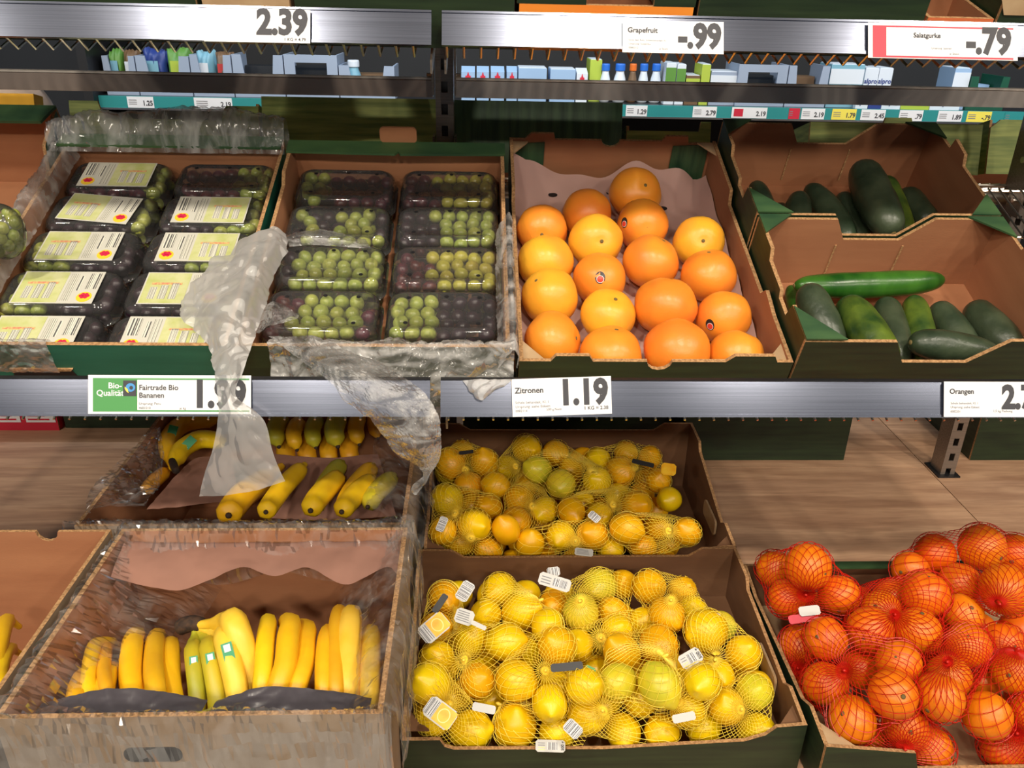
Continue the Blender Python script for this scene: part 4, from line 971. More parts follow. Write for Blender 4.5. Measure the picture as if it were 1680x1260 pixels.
# ------------------------------------------------------------------ bananas
def ban_prof(r):
    def f(t):
        if t < .10: return r*(.32+.1*t/.1)
        if t < .22: x = (t-.10)/.12; return r*(.42+.5*(3*x*x-2*x**3))
        if t > .86: x = (t-.86)/.14; return r*max(.16, 1-.9*x**1.6)
        return r*(.92+.08*math.sin(math.pi*(t-.22)/.64))
    return f
M['ban_sticker'] = mat('green_fruit_sticker', srgb(40, 150, 100), rough=.35)
def banana(pts, r, m, parent, base, tip=True, sticker=None, stem_mat=None):
    P = [Vector(p) for p in pts]
    V, F = tubular([p-base for p in P], ban_prof(r), 12, 24, angular=.045)
    o = link('banana', mesh('banana', V, F), parent, [m], True)
    e = (P[-1]-P[-2]).normalized()
    if tip:
        s = link('banana_tip', scar_dark, o); s.location = P[-1]-base; s.scale = (r*.24, r*.24, r*.35); s.rotation_euler = face_rot(e)
    if sticker is not None:
        sp = P[sticker]*.72+P[sticker+1]*.28; n = ((CAM-sp).normalized()*.8+Vector((0, 0, .6))*.2).normalized(); y = (P[sticker-1]-P[min(sticker+1, len(P)-1)]).normalized(); y = (y-n*y.dot(n)).normalized(); x = y.cross(n)
        q = sp+n*r*1.30-base; w_, h_ = r*.45, r*.95
        a = MB().prism([(-w_, -h_), (w_, -h_), (w_, h_), (-w_, h_)], q, x, y, n, .0004).build('sticker', M['ban_sticker'], o)
        MB().prism([(-w_*.6, h_*.2), (w_*.6, h_*.2), (w_*.6, h_*.85), (-w_*.6, h_*.85)], q+n*.0005, x, y, n, .0003).build('sticker_print', M['white'], o)
    return o
scar_dark = fruit_mesh('banana_tip', lambda t: (math.sin(math.pi*t), -math.cos(math.pi*t)*.6), 8, 6, mats=[M['stem_dark']])
BUNCH = []
def bunch(label, fingers, stem=None, group=None):
    """fingers: list of (points, width px, material, sticker index)"""
    fs = [[[Vector(p) for p in f[0]], f[1]/2*depth(f[0][len(f[0])//2])/FPX, f[2], f[3] if len(f) > 3 else None] for f in fingers]
    BUNCH.append([label, fs, ([Vector(p) for p in stem[0]], stem[1]) if stem else None, group])
def build_bunch(label, fs, stem, group):
    allp = [p for f in fs for p in f[0]]; base = sum(allp, Vector())/len(allp); base.z = min(p.z for p in allp)-.016
    t = thing('banana_bunch', label, 'bananas', base, None, group)
    for f in fs: banana(f[0], f[1], f[2], t, base, sticker=f[3])
    if stem:
        V, F = tubular([p-base for p in stem[0]], lambda q: stem[1]*(1-.15*q)*(min(1, (1-abs(2*q-1)**8))**.5), 10, 12, lump=.3)
        link('crown', mesh('crown', V, F), t, [M['stem_dark']], True)
def settle_bananas(boxes, it=60):
    """moves whole bunches apart and keeps every finger inside its box"""
    def spheres(bn):
        out = []
        for P, r, _, _ in bn[1]:
            pf = ban_prof(r); n = len(P)-1
            out += [(P[min(int(k/12*n), n-1)].lerp(P[min(int(k/12*n), n-1)+1], k/12*n-min(int(k/12*n), n-1)), pf(k/12)*1.1) for k in range(13)]
        if bn[2]: out += [(p, bn[2][1]) for p in bn[2][0]]
        return out
    def move(bn, v):
        for f in bn[1]:
            for p in f[0]: p += v
        if bn[2]:
            for p in bn[2][0]: p += v
    where = []
    for bn in BUNCH:
        c = sum((p for f in bn[1] for p in f[0]), Vector())/sum(len(f[0]) for f in bn[1])
        where.append(min(range(len(boxes)), key=lambda k: abs(c.x-(boxes[k][0]+boxes[k][1])/2)+abs(c.y-(boxes[k][2]+boxes[k][3])/2)))
    for k in range(it):
        S = [spheres(b_) for b_ in BUNCH]
        for i in range(len(BUNCH)):
            for j in range(i+1, len(BUNCH)):
                if where[i] != where[j]: continue
                worst = 0; wv_ = None
                for p, r in S[i]:
                    for q, r2 in S[j]:
                        d = q-p
                        if abs(d.x) < r+r2 and (r+r2)-d.length > worst: worst = r+r2-d.length; wv_ = d
                if worst > .0008:
                    n_ = wv_.normalized() if wv_.length > 1e-6 else Vector((1, 0, 0)); n_.y *= .5; n_.normalize()
                    v = n_*worst*.5; move(BUNCH[i], -v); move(BUNCH[j], v)
                    S[i] = [(p-v, r) for p, r in S[i]]; S[j] = [(p+v, r) for p, r in S[j]]
        for bn, w_ in zip(BUNCH, where):
            x0, x1, y0, y1 = boxes[w_]
            for P, r, _, _ in bn[1]:
                for p in P: p.x = min(max(p.x, x0+r), x1-r); p.y = min(max(p.y, y0+r*.9), y1-r*.9); p.z = max(p.z, ZW+.03)
def fb(u0, v0, u1, v1, Y0=1.03, Y1=.83, z_up=.03, bow=0):
    """upright finger from its far end to its near end, arched up in the middle"""
    a = onY(u0, v0, Y0); b = onY(u1, v1, Y1); m = (a+b)/2
    return [b+Vector((0, -.03, -.045)), b, m*.5+b*.5+Vector((bow, -.004, z_up*.75)), m+Vector((bow, 0, z_up)), m*.5+a*.5+Vector((bow, 0, z_up*.7)), a][::-1] if False else \
           [a+Vector((0, .02, -.03)), a, m*.5+a*.5+Vector((bow, 0, z_up*.75)), m+Vector((bow, 0, z_up)), m*.5+b*.5+Vector((bow, -.004, z_up*.7)), b, b+Vector((0, -.02, -.04))]
B, BP, BG, BO = M['banana'], M['banana_pale'], M['banana_g'], M['banana_o']
bunch('small banana bunch at the left of the plastic-lined box', [(fb(186, 1052, 168, 1145, 1.0), 25, B), (fb(200, 1062, 196, 1130, 1.04), 22, BO), (fb(163, 1106, 146, 1150, .93, .82, .015), 30, B), (fb(205, 1095, 192, 1150, .93, .82, .015), 34, B)])
bunch('yellow banana bunch right of the leftmost one in the plastic-lined box', [(fb(230, 1034, 224, 1145, 1.02), 36, B), (fb(266, 1036, 262, 1130, 1.05), 32, BO), (fb(252, 1082, 258, 1160, .95, .82, .015), 38, B), (fb(286, 1048, 294, 1160, 1.0), 33, B)])
s0 = onY(318, 1030, .985)
def hf(u, v, u2, v2, Y=.84, up=.03, bow=0):
    a = s0+Vector((0, 0, .0)); b = onY(u2, v2, Y); k = onY(u, v, .955)
    return [a, k, (k+b)/2+Vector((bow, 0, up)), b, b+Vector((0, -.02, -.03))]
bunch('big banana hand with a dark crown and green stickers, top of the plastic-lined box',
      [(hf(318, 1062, 322, 1150), 28, BG, 2), (hf(340, 1058, 354, 1148, .84, .032), 31, BG, 2), (hf(362, 1045, 388, 1142, .84, .038), 38, BP, 2), (hf(372, 1026, 412, 1130, .87, .05), 44, BP)],
      ([onY(288, 1034, .985), onY(304, 1028, .985), onY(322, 1027, .985), onY(336, 1034, .98)], .013))
bunch('banana bunch of three right of the big hand in the plastic-lined box', [(fb(432, 1026, 420, 1140, 1.0, .84, .03, .004), 31, B), (fb(462, 1028, 444, 1148, 1.0, .83, .035, .012), 37, B), (fb(486, 1036, 476, 1142, 1.02, .84, .03, .012), 34, B)])
bunch('banana bunch half under the clear film in the plastic-lined box', [(fb(528, 1038, 516, 1138, 1.0), 29, B), (fb(545, 1004, 536, 1136, 1.05), 29, BO), (fb(565, 1010, 556, 1136, 1.03, .84, .03), 42, BP), (fb(596, 1040, 592, 1136, 1.0, .84, .02), 36, BP)])
# box under the rail
ZB = .795
def fz(pts, z0=.76, dz=0):
    n = len(pts); return [onZ(u, v, z0+dz*i/max(1, n-1)) for i, (u, v) in enumerate(pts)]
bunch('banana hand with stickers at the back left of the box under the price rail',
      [(fz([(283, 768), (278, 745), (276, 722), (296, 698), (330, 688), (362, 686)], .775), 30, B, 2), (fz([(286, 770), (290, 752), (300, 736), (325, 722), (350, 722), (372, 728)], .785), 31, B, 2), (fz([(284, 770), (272, 742), (268, 715), (278, 700), (300, 690), (330, 680)], .76), 22, BG), (fz([(280, 768), (264, 780), (250, 792), (236, 808)], .76), 24, BO)],
      (fz([(290, 774), (285, 764), (281, 754)], .79), .008))
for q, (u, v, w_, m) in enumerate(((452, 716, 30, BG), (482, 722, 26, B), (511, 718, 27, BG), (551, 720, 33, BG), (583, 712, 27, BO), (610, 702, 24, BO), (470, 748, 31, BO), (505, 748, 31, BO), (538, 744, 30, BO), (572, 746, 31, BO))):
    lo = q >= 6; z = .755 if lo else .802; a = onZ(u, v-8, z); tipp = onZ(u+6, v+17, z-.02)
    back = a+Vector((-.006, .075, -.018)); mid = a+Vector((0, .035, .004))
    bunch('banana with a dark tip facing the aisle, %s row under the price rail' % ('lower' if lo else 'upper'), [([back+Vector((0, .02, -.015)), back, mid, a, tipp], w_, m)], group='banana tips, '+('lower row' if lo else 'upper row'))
bunch('leaning pair of bananas below the hanging milky film', [(fz([(462, 765), (430, 790), (402, 810), (380, 835), (372, 852)], .79, .02), 44, B), (fz([(500, 762), (488, 775), (464, 800), (442, 830), (432, 850)], .80, .02), 33, B)])
bunch('two bananas in front of the brown paper in the box under the price rail', [(fz([(568, 760), (560, 770), (546, 790), (532, 815), (522, 840)], .79, .02), 34, BG), (fz([(562, 778), (556, 790), (540, 806), (524, 825), (515, 845)], .80, .02), 38, B)])
bunch('bananas half under crumpled film by the right wall of the box under the price rail', [(fz([(606, 762), (598, 772), (582, 790), (566, 812), (556, 838)], .79, .02), 34, B), (fz([(606, 782), (596, 792), (580, 806), (562, 825), (552, 842)], .80, .02), 36, B), (fz([(640, 778), (628, 790), (610, 806), (596, 830)], .79, .02), 34, BG)])
# far left box
bunch('two bananas in the box beside the plastic-lined one', [(fb(14, 1018, -6, 1120, 1.02, .86, .02), 30, B), (fb(20, 1066, 0, 1130, .98, .84, .02), 26, B)])
settle_bananas(((-.561, -.119, .752, 1.123), (-.648, -.125, 1.160, 1.613), (-1.094, -.594, .752, 1.129)))
for b_ in BUNCH: build_bunch(*b_)
# brown paper sheets between the layers
M['brown_paper'] = mat('brown_paper', srgb(150, 108, 92), srgb(136, 98, 84), 8, rough=.8, bump=.15, bscale=40)
# ------------------------------------------------------------------ grape punnets
M['grape_g'] = mat('green_grape_skin', srgb(146, 158, 66), srgb(168, 174, 86), 3, rough=.3, rand=.3, sub=.3, subcol=(.6, .8, .2))
M['grape_y'] = mat('yellow_green_grape_skin', srgb(166, 160, 58), srgb(180, 172, 74), 3, rough=.3, rand=.3, sub=.3, subcol=(.8, .8, .2))
M['grape_r'] = mat('red_grape_skin', srgb(94, 34, 44), srgb(62, 22, 36), 3, rough=.35, rand=.4)
M['grape_d'] = mat('dark_grape_skin', srgb(48, 20, 34), srgb(30, 16, 28), 40, rough=.35, rand=.3)
M['label_bg'] = mat('cream_label', srgb(206, 205, 194), rough=.35)
M['label_gr'] = mat('lime_label_print', srgb(186, 194, 116), srgb(206, 208, 156), 40, rough=.35)
M['lines'] = bars('fine_print_lines', srgb(150, 150, 140), srgb(224, 222, 208), 700, 0)
M['lines2'] = bars('bar_lines', srgb(90, 90, 90), srgb(226, 224, 210), 420, 0)
M['pink'] = mat('pink_berry_print', srgb(200, 30, 70), srgb(230, 60, 90), 300, rough=.35)
M['sun'] = mat('yellow_logo_print', srgb(246, 206, 60), rough=.35)
PW, PD, TH, LH = .183, .104, .050, .036
def pun_meshes(PD):
    loops = [rrect(PW*.84, PD*.78, .018, .0), rrect(PW*.88, PD*.84, .02, .006)]
    for k in range(5):
        z = .010+k*.0085; a = .0022 if k % 2 else 0
        loops.append(rrect(PW*(.89+.015*k)-a, PD*(.86+.02*k)-a, .022, z))
    loops += [rrect(PW*.965, PD*.95, .022, TH-.003), rrect(PW, PD, .022, TH)]
    V, F = loft(loops, True, False); tray_ = mesh('punnet_tray', V, F)
    L = [rrect(PW, PD, .022, TH+.0006), rrect(PW*.975, PD*.96, .022, TH+.003), rrect(PW*.955, PD*.925, .022, TH+.009), rrect(PW*.965, PD*.94, .022, TH+.013), rrect(PW*.94, PD*.90, .022, TH+.019),
         rrect(PW*.95, PD*.915, .022, TH+.023), rrect(PW*.90, PD*.84, .02, TH+.031), rrect(PW*.84, PD*.75, .018, TH+LH-.001), rrect(PW*.80, PD*.70, .016, TH+LH), rrect(PW*.78, PD*.67, .016, TH+LH-.0025), rrect(PW*.3, PD*.2, .008, TH+LH-.002)]
    V, F = loft(L, False, True); lid_ = mesh('punnet_lid', V, F)
    for m_ in (tray_, lid_): m_.materials.append(M['punnet']); m_.shade_smooth()
    return tray_, lid_
PM = {p: pun_meshes(p) for p in (.101, .111)}
hole_me = mesh('vent_hole', [(.0035*math.cos(2*math.pi*k/12), .0028*math.sin(2*math.pi*k/12), 0) for k in range(12)]+[(.0035*math.cos(2*math.pi*k/12), .0028*math.sin(2*math.pi*k/12), .0006) for k in range(12)], [tuple(range(12, 24)), tuple(range(11, -1, -1))]+[(k, (k+1) % 12, 12+(k+1) % 12, 12+k) for k in range(12)])
hole_me.materials.append(M['black'])
gr_me = {k: fruit_mesh('grape', lambda t: (math.sin(math.pi*t), -math.cos(math.pi*t)*1.12), 12, 9, mats=[M[k]]) for k in ('grape_g', 'grape_y', 'grape_r', 'grape_d')}
def lay(root, nm, x0, y0, x1, y1, m, z, par=None, rot=0):
    o = MB().box((min(x0, x1), min(y0, y1), z), (max(x0, x1), max(y0, y1), z+.0004)).build(nm, m, par or root); return o
ord_ = ['rearmost', 'second', 'third', 'fourth', 'fifth']
def punnet(x, s, pd, dark, light, spans, label, desc, turn=0, tilt=0, lab=None, h=.007, skew=0):
    """spans: [(x0, x1)] fractions of the width filled with the light grapes"""
    rot = (Matrix.Rotation(TAU, 4, 'X') @ Matrix.Rotation(math.radians(turn), 4, 'Z') @ Matrix.Rotation(tilt, 4, 'X')).to_euler()
    p = shelf(x, s, h)
    t = thing('grape_punnet', label, 'punnet', p, rot)
    tr_, ld = PM[pd]; link('tray', tr_, t); lid = link('lid', ld, t)
    Lz = TH+LH
    for hx, hy in ((-.3, .26), (.02, .29), (.3, .27), (-.31, -.25), (.29, -.26)):
        if lab and abs(hx) < .25: continue
        o = link('vent_hole', hole_me, lid); o.location = (PW*hx, pd*hy, Lz-.0018)
    if lab:
        b_ = thing_part(t, 'paper_label', .122, .074, Lz+.0002, lab); b_.rotation_euler.z = math.radians(skew)
    # fruit
    Mw = Matrix.Translation(p) @ rot.to_matrix().to_4x4(); groups = {0: [], 1: []}
    for layer, (z, nx_, ny_) in enumerate(((.064, 7, 4), (.044, 7, 4), (.023, 7, 1))):
        for i in range(nx_):
            for j in range(ny_):
                if layer == 1 and j not in (0, 3): continue
                fx = (i+.5+.3*(j % 2)-.15)/nx_; gx = (fx-.5)*PW*.88; gy = ((j+.5)/ny_-.5)*pd*.80 if ny_ > 1 else -pd*.36
                lt = any(a <= fx+rnd.uniform(-.05, .05) <= b2 for a, b2 in spans)
                if layer == 0 and not lt and rnd.random() < .15: continue
                zz = z+(rnd.uniform(.001, .009) if layer == 0 and lt else rnd.uniform(-.006, .002) if layer == 0 else rnd.uniform(-.002, .002))
                groups[1 if lt else 0].append((Vector((gx+rnd.uniform(-.002, .002), gy+rnd.uniform(-.002, .002), zz)), rnd.uniform(.0108, .0122) if layer == 0 else rnd.uniform(.0095, .0104)))
    G_ = [[q, r] for g in (0, 1) for q, r in groups[g]]; ng = len(groups[0])       # let the grapes settle inside the punnet
    for _ in range(30):
        for i in range(len(G_)):
            p1, r1 = G_[i]
            for j in range(i+1, len(G_)):
                d = G_[j][0]-p1; m_ = (r1+G_[j][1])*1.04
                if abs(d.x) < m_ and abs(d.y) < m_ and abs(d.z) < m_ and 1e-6 < d.length < m_:
                    c = d*((m_-d.length)/d.length*.5); p1 -= c; G_[j][0] += c
            k_ = .80+.12*min(1, max(0, p1.z)/.05); lx = PW*k_/2-r1*1.1; ly = pd*k_/2-r1*1.1
            p1.x = min(max(p1.x, -lx), lx); p1.y = min(max(p1.y, -ly), ly); p1.z = min(max(p1.z, r1*1.1+.001), Lz-.004-r1*1.1)
    groups = {0: [tuple(v) for v in G_[:ng]], 1: [tuple(v) for v in G_[ng:]]}
    for g, L in groups.items():
        if not L: continue
        k = light if g else dark
        cn = {'grape_g': 'green', 'grape_y': 'yellow-green', 'grape_r': 'red', 'grape_d': 'dark'}[k]
        bt = thing('grape_bunch', '%s grapes in %s' % (cn, desc), 'grapes', p+SN*.004, rot)
        for q, r in L:
            o = link('grape', gr_me[k], bt); o.location = q-Vector((0, 0, .004)); o.scale = (r, r, r); o.rotation_euler = (rnd.uniform(0, 3), rnd.uniform(0, 3), 0)
    return t
def thing_part(t, nm, w_, d_, z, side):
    """printed label on the lid: lime picture half, text columns, bar lines and a round fruit logo"""
    o = lay(t, nm, -w_/2, -d_/2, w_/2, d_/2, M['label_bg'], z); s = side; sp = lambda a, b: (a*s*w_, b*s*w_)
    lay(t, 'lime_print', s*-.48*w_, -.47*d_, s*.06*w_, .47*d_, M['label_gr'], z+.0004, o)
    for k in range(3): lay(t, 'text_block', s*(-.40+.13*k)*w_, -.35*d_, s*(-.31+.13*k)*w_, (.02+.06*k)*d_, M['lines'], z+.0008, o)
    lay(t, 'red_script', s*-.40*w_, .10*d_, s*-.02*w_, .16*d_, mat_red_script, z+.0008, o)
    lay(t, 'text_block', s*.09*w_, -.42*d_, s*.19*w_, .42*d_, M['lines'], z+.0004, o)
    lay(t, 'bar_lines', s*.33*w_, -.05*d_*1-.40*d_*0-.43*d_*(0), s*.47*w_, .44*d_, M['lines2'], z+.0004, o)
    lay(t, 'text_block', s*.22*w_, -.1*d_, s*.27*w_, .35*d_, M['lines2'], z+.0004, o)
    c = MB().prism([(.0115*math.cos(2*math.pi*k/20), .0115*math.sin(2*math.pi*k/20)) for k in range(20)], (s*.37*w_, -.30*d_, z+.0003), (1, 0, 0), (0, 1, 0), (0, 0, 1), .0004).build('logo_disc', M['sun'], o)
    for k in range(7):
        a = 2*math.pi*k/6; rr = .0052 if k < 6 else 0
        MB().prism([(.0031*math.cos(2*math.pi*q/8), .0031*math.sin(2*math.pi*q/8)) for q in range(8)], (s*.37*w_+rr*math.cos(a), -.27*d_+rr*.7*math.sin(a), z+.0008), (1, 0, 0), (0, 1, 0), (0, 0, 1), .0003).build('logo_berry', M['pink'], o)
    return o
mat_red_script = mat('red_script_print', srgb(214, 130, 110), srgb(220, 200, 130), 260, rough=.4)
AS = [.467, .3648, .2626, .1604, .0586]
AL = [(1, 0, 0), (1, -7, .03), (1, 0, 0), (1, 0, 0), (1, 0, 0)]; A_spL = [[(.78, 1)], [(.80, 1)], [(0, .42)], [(0, .35)], []]
A_spR = [[(.62, 1)], [(.45, 1)], [(.5, .8)], [(.62, 1)], [(.75, 1)]]
for k in range(5):
    punnet(-.6435, AS[k], .101, 'grape_d' if k else 'grape_r', 'grape_g', A_spL[k], 'labelled grape punnet, %s from the back along the left of the teal crate' % ('nearest the back' if k == 0 else ord_[k]) if k else 'clear labelled grape punnet in the rear left corner of the teal crate',
           'the %s left-hand labelled punnet' % ord_[k], 0, 0, -1 if k == 0 else 1, skew=AL[k][1])
    punnet(-.4555, AS[k], .101, 'grape_r' if k == 0 else 'grape_d', 'grape_g', A_spR[k], ('label-less clear punnet in the rear right corner of the teal crate' if k == 0 else 'labelled grape punnet, %s from the back along the right of the teal crate' % ord_[k]),
           'the %s right-hand punnet of the teal crate' % ord_[k], 0, 0, None if k == 0 else (1 if k == 3 else -1))
BS = [.452, .340, .228, .116]
B_L = [('grape_r', 'grape_g', [(.05, .28)]), ('grape_d', 'grape_g', [(.1, .25), (.5, .95)]), ('grape_d', 'grape_g', [(.12, 1)]), ('grape_r', 'grape_g', [(.25, .85)])]
B_R = [('grape_r', 'grape_y', [(.38, 1)]), ('grape_d', 'grape_g', [(.4, 1)]), ('grape_r', 'grape_y', [(.35, 1)]), ('grape_d', 'grape_g', [(0, .38)])]
for k in range(4):
    for x, sp, w_ in ((-.239, B_L[k], 'left'), (-.0515, B_R[k], 'right')):
        punnet(x, BS[k], .111, sp[0], sp[1], sp[2], 'unlabelled grape punnet, %s from the back by the %s wall of the green crate' % ('first' if k == 0 else ord_[k], w_),
               'the %s unlabelled punnet by the %s wall' % (ord_[k], w_), rnd.uniform(-.5, .5), 0, None)
# ------------------------------------------------------------------ plastic films
def catmull(P, n):
    P = np.array(P, float); k = len(P)-1; out = []
    for i in range(n):
        x = i/(n-1)*k; a = min(int(x), k-1); f = x-a
        p1, p2 = P[a], P[a+1]; p0 = P[a-1] if a else 2*p1-p2; p3 = P[a+2] if a+2 <= k else 2*p2-p1
        out.append(.5*((2*p1)+(p2-p0)*f+(2*p0-5*p1+4*p2-p3)*f*f+(3*p1-p0-3*p2+p3)*f**3))
    return np.array(out)
def sheet(name, label, cat, rows, nu, nv, amp, scale, m, parent=None, stretch=(1, 1, 1), seed=0, group=None, ragged=0, crinkle=None):
    """wrinkled thin sheet through a grid of control points"""
    if m == M['film']: nu, nv = max(len(rows[0])*3, int(nu*.62)), max(len(rows)*2+1, int(nv*.2))
    G = np.array([[tuple(p) for p in r] for r in rows]); A = np.array([catmull(r, nu) for r in G]); S = np.array([catmull(A[:, j], nv) for j in range(nu)]).transpose(1, 0, 2)
    du = np.gradient(S, axis=1); dv = np.gradient(S, axis=0); N = np.cross(du, dv); N /= np.linalg.norm(N, axis=2)[..., None]+1e-9
    cr_ = crinkle if crinkle is not None else (.0048 if m == M['film'] else .0014 if m == M['film_white'] else 0); rj = random.Random(seed)
    sv = Vector((seed*3.7, seed*1.3, seed)); st = Vector(stretch)
    for j in range(nv):
        for i in range(nu):
            p = Vector(S[j, i])*scale; p = Vector((p.x*st.x, p.y*st.y, p.z*st.z))+sv
            w_ = mnoise.noise_vector(p*.6)*.9
            h = (1-2*abs(mnoise.noise(p+w_)))*.6 + (1-2*abs(mnoise.noise(p*2.3+w_*2)))*.3 + mnoise.noise(p*5)*.12 - .3
            S[j, i] += N[j, i]*(amp*.6*h + cr_*(rj.random()-.5))
    base = S.reshape(-1, 3).mean(0); base[2] = S[..., 2].min()
    V = (S-base).reshape(-1, 3); F = [(j*nu+i, j*nu+i+1, (j+1)*nu+i+1, (j+1)*nu+i) for j in range(nv-1) for i in range(nu-1)]
    if ragged:
        F = [f for f in F if not ((f[0] // nu) > nv*(1-ragged*(.5+.9*mnoise.noise(Vector(((f[0] % nu)*.13, seed, 0))))))]
    o = link(name, mesh(name, V, F), parent, [m], m != M['film'], Vector(base))
    if not parent: tag(o, label, cat, group)
    return o
def lerp(a, b, t): return Vector(a)*(1-t)+Vector(b)*t
# liner over the back edge of the teal crate
rows = []
for s, h in ((.540, .06), (.541, .125), (.536, .168), (.522, .176), (.496, .150), (.484, .128)):
    rows.append([shelf(x, s, h+dh*(h > .14)*1.4) for x, dh in ((-.765, -.01), (-.71, 0), (-.62, .004), (-.53, .010), (-.45, .012), (-.39, .006), (-.345, -.004))])
sheet('liner_film', 'clear crinkled liner folded over the back edge of the teal grape crate', 'plastic film', rows, 110, 26, .012, 24, M['film_mid'], stretch=(1, .5, .5), seed=1, crinkle=.0035)
rows = []
for x, h in ((-.758, .05), (-.757, .118), (-.748, .135), (-.733, .128), (-.722, .10)):
    rows.append([shelf(x, s, h) for s in (.51, .44, .36, .28, .20, .10)])
sheet('liner_film', 'clear crinkled liner over the left wall of the teal grape crate', 'plastic film', rows, 90, 24, .010, 30, M['film_mid'], stretch=(.6, 1, .6), seed=2, crinkle=.004)
rows = []
for s, h in ((.02, .11), (.0, .140), (-.006, .125), (-.008, .098), (-.008, .08)):
    rows.append([shelf(x, s, h) for x in (-.78, -.72, -.66, -.59)])
sheet('liner_film', 'clear film scrap over the front edge of the teal grape crate', 'plastic film', rows, 70, 40, .006, 40, M['film_white'], seed=3)
# hanging bag between the grape crates
H_ = lambda u, v, h: onH(u, v, h)
Y_ = lambda u, v, Y: onY(u, v, Y)
rows = [[H_(412, 388, .12), H_(440, 372, .128), H_(455, 372, .128), H_(470, 382, .12)],
        [H_(350, 428, .12), H_(400, 410, .145), H_(445, 400, .15), H_(472, 405, .12)],
        [H_(300, 485, .12), H_(360, 465, .15), H_(415, 450, .16), H_(455, 448, .13)],
        [H_(300, 520, .12), H_(345, 510, .155), H_(395, 500, .165), H_(438, 495, .13)],
        [H_(328, 552, .135), H_(360, 548, .16), H_(392, 542, .17), H_(425, 535, .15)],
        [Y_(342, 580, 1.05), Y_(364, 578, 1.035), Y_(386, 575, 1.03), Y_(412, 570, 1.045)],
        [Y_(350, 615, 1.0), Y_(366, 615, .99), Y_(380, 615, .985), Y_(398, 612, .995)],
        [Y_(356, 652, .978), Y_(366, 652, .968), Y_(376, 652, .966), Y_(388, 650, .975)],
        [Y_(358, 690, .965), Y_(376, 690, .955), Y_(398, 690, .952), Y_(432, 688, .96)],
        [Y_(346, 740, .955), Y_(378, 742, .945), Y_(410, 742, .942), Y_(446, 736, .95)],
        [Y_(336, 775, .95), Y_(374, 778, .94), Y_(416, 775, .938), Y_(456, 765, .946)],
        [Y_(326, 815, .945), Y_(374, 812, .937), Y_(420, 805, .935), Y_(468, 790, .942)]]
hb = thing('hanging_bag', 'milky plastic bag hanging from the grape crates over the 1.99 price card', 'plastic bag', onY(400, 800, .94))
for nm_, r0, r1, n_, am_, m_ in (('bag_body', 0, 7, 110, .022, M['film_milky']), ('bag_skirt', 6, 12, 110, .008, M['film_skirt'])):
    o_ = sheet(nm_, None, None, rows[r0:r1], 80, n_, am_, 17, m_, parent=hb, seed=4); o_.location = o_.location-hb.location
rows = [[H_(470, 385, .11), H_(500, 378, .118), H_(540, 378, .118), H_(600, 392, .108)], [H_(470, 392, .115), H_(505, 388, .122), H_(545, 390, .12), H_(605, 400, .108)], [H_(475, 405, .11), H_(510, 402, .112), H_(550, 404, .11), H_(610, 408, .106)]]
sheet('film_scrap', 'thin strip of film across an unlabelled grape punnet', 'plastic film', rows, 70, 20, .005, 40, M['film_white'], seed=14)
rows = [[H_(430, 500, .115), H_(452, 495, .118), H_(475, 505, .112), H_(490, 516, .11)], [H_(420, 525, .12), H_(440, 525, .122), H_(462, 522, .118), H_(488, 522, .11)], [H_(412, 548, .13), H_(425, 545, .13), H_(440, 535, .125), H_(470, 528, .115)]]
sheet('film_scrap', 'pointed film corner on the punnets beside the hanging bag', 'plastic film', rows, 50, 40, .006, 40, M['film_white'], seed=15)
# crumpled film over the front of the green grape crate, and its long tail
rows = []
for k, (s, h) in enumerate(((.025, .105), (.005, .136), (-.008, .142), (-.022, .118), (-.036, .094), (-.050, .075), (-.056, .062))):
    rows.append([shelf(x, s+ds*(k > 2), h) for x, ds in ((-.29, .012), (-.23, .006), (-.17, -.012), (-.11, -.022), (-.05, -.012), (.0, .0), (.052, .004))])
sheet('film_drape', 'crumpled clear film draped over the front edge of the green grape crate', 'plastic film', rows, 190, 80, .016, 26, M['film_white'], seed=5)
rows = [[H_(440, 551, .135), H_(470, 550, .14), H_(500, 550, .14), H_(525, 552, .135)],
        [Y_(478, 580, 1.06), Y_(505, 580, 1.045), Y_(530, 578, 1.045), Y_(565, 572, 1.055)],
        [Y_(515, 608, 1.02), Y_(548, 606, 1.0), Y_(580, 600, 1.0), Y_(620, 592, 1.015)],
        [Y_(546, 632, .99), Y_(584, 630, .975), Y_(622, 625, .972), Y_(668, 620, .985)],
        [Y_(566, 660, .975), Y_(608, 660, .960), Y_(650, 650, .957), Y_(700, 648, .97)],
        [Y_(608, 690, .965), Y_(645, 690, .950), Y_(682, 684, .947), Y_(718, 678, .96)],
        [Y_(630, 720, .962), Y_(664, 722, .945), Y_(696, 716, .942), Y_(724, 705, .955)],
        [Y_(655, 748, .96), Y_(682, 750, .948), Y_(706, 744, .945), Y_(725, 730, .955)],
        [Y_(684, 766, .96), Y_(698, 768, .955), Y_(710, 766, .953), Y_(722, 756, .957)],
        [Y_(694, 780, .96), Y_(698, 782, .958), Y_(702, 782, .957), Y_(706, 780, .958)],
        [Y_(678, 795, .96), Y_(684, 798, .958), Y_(690, 800, .957), Y_(698, 796, .958)],
        [Y_(674, 808, .96), Y_(677, 811, .958), Y_(680, 813, .957), Y_(684, 812, .958)]]
sheet('film_tail', 'long twisted tail of clear film hanging over the steel price rail', 'plastic film', rows, 90, 210, .009, 26, M['film_white'], seed=6)
rows = [[Y_(758, 624, 1.0), Y_(785, 622, .99), Y_(815, 622, .99), Y_(842, 622, 1.0)], [Y_(768, 638, .99), Y_(785, 640, .978), Y_(805, 638, .978), Y_(826, 634, .99)], [Y_(778, 652, .985), Y_(786, 656, .976), Y_(794, 656, .976), Y_(802, 648, .985)]]
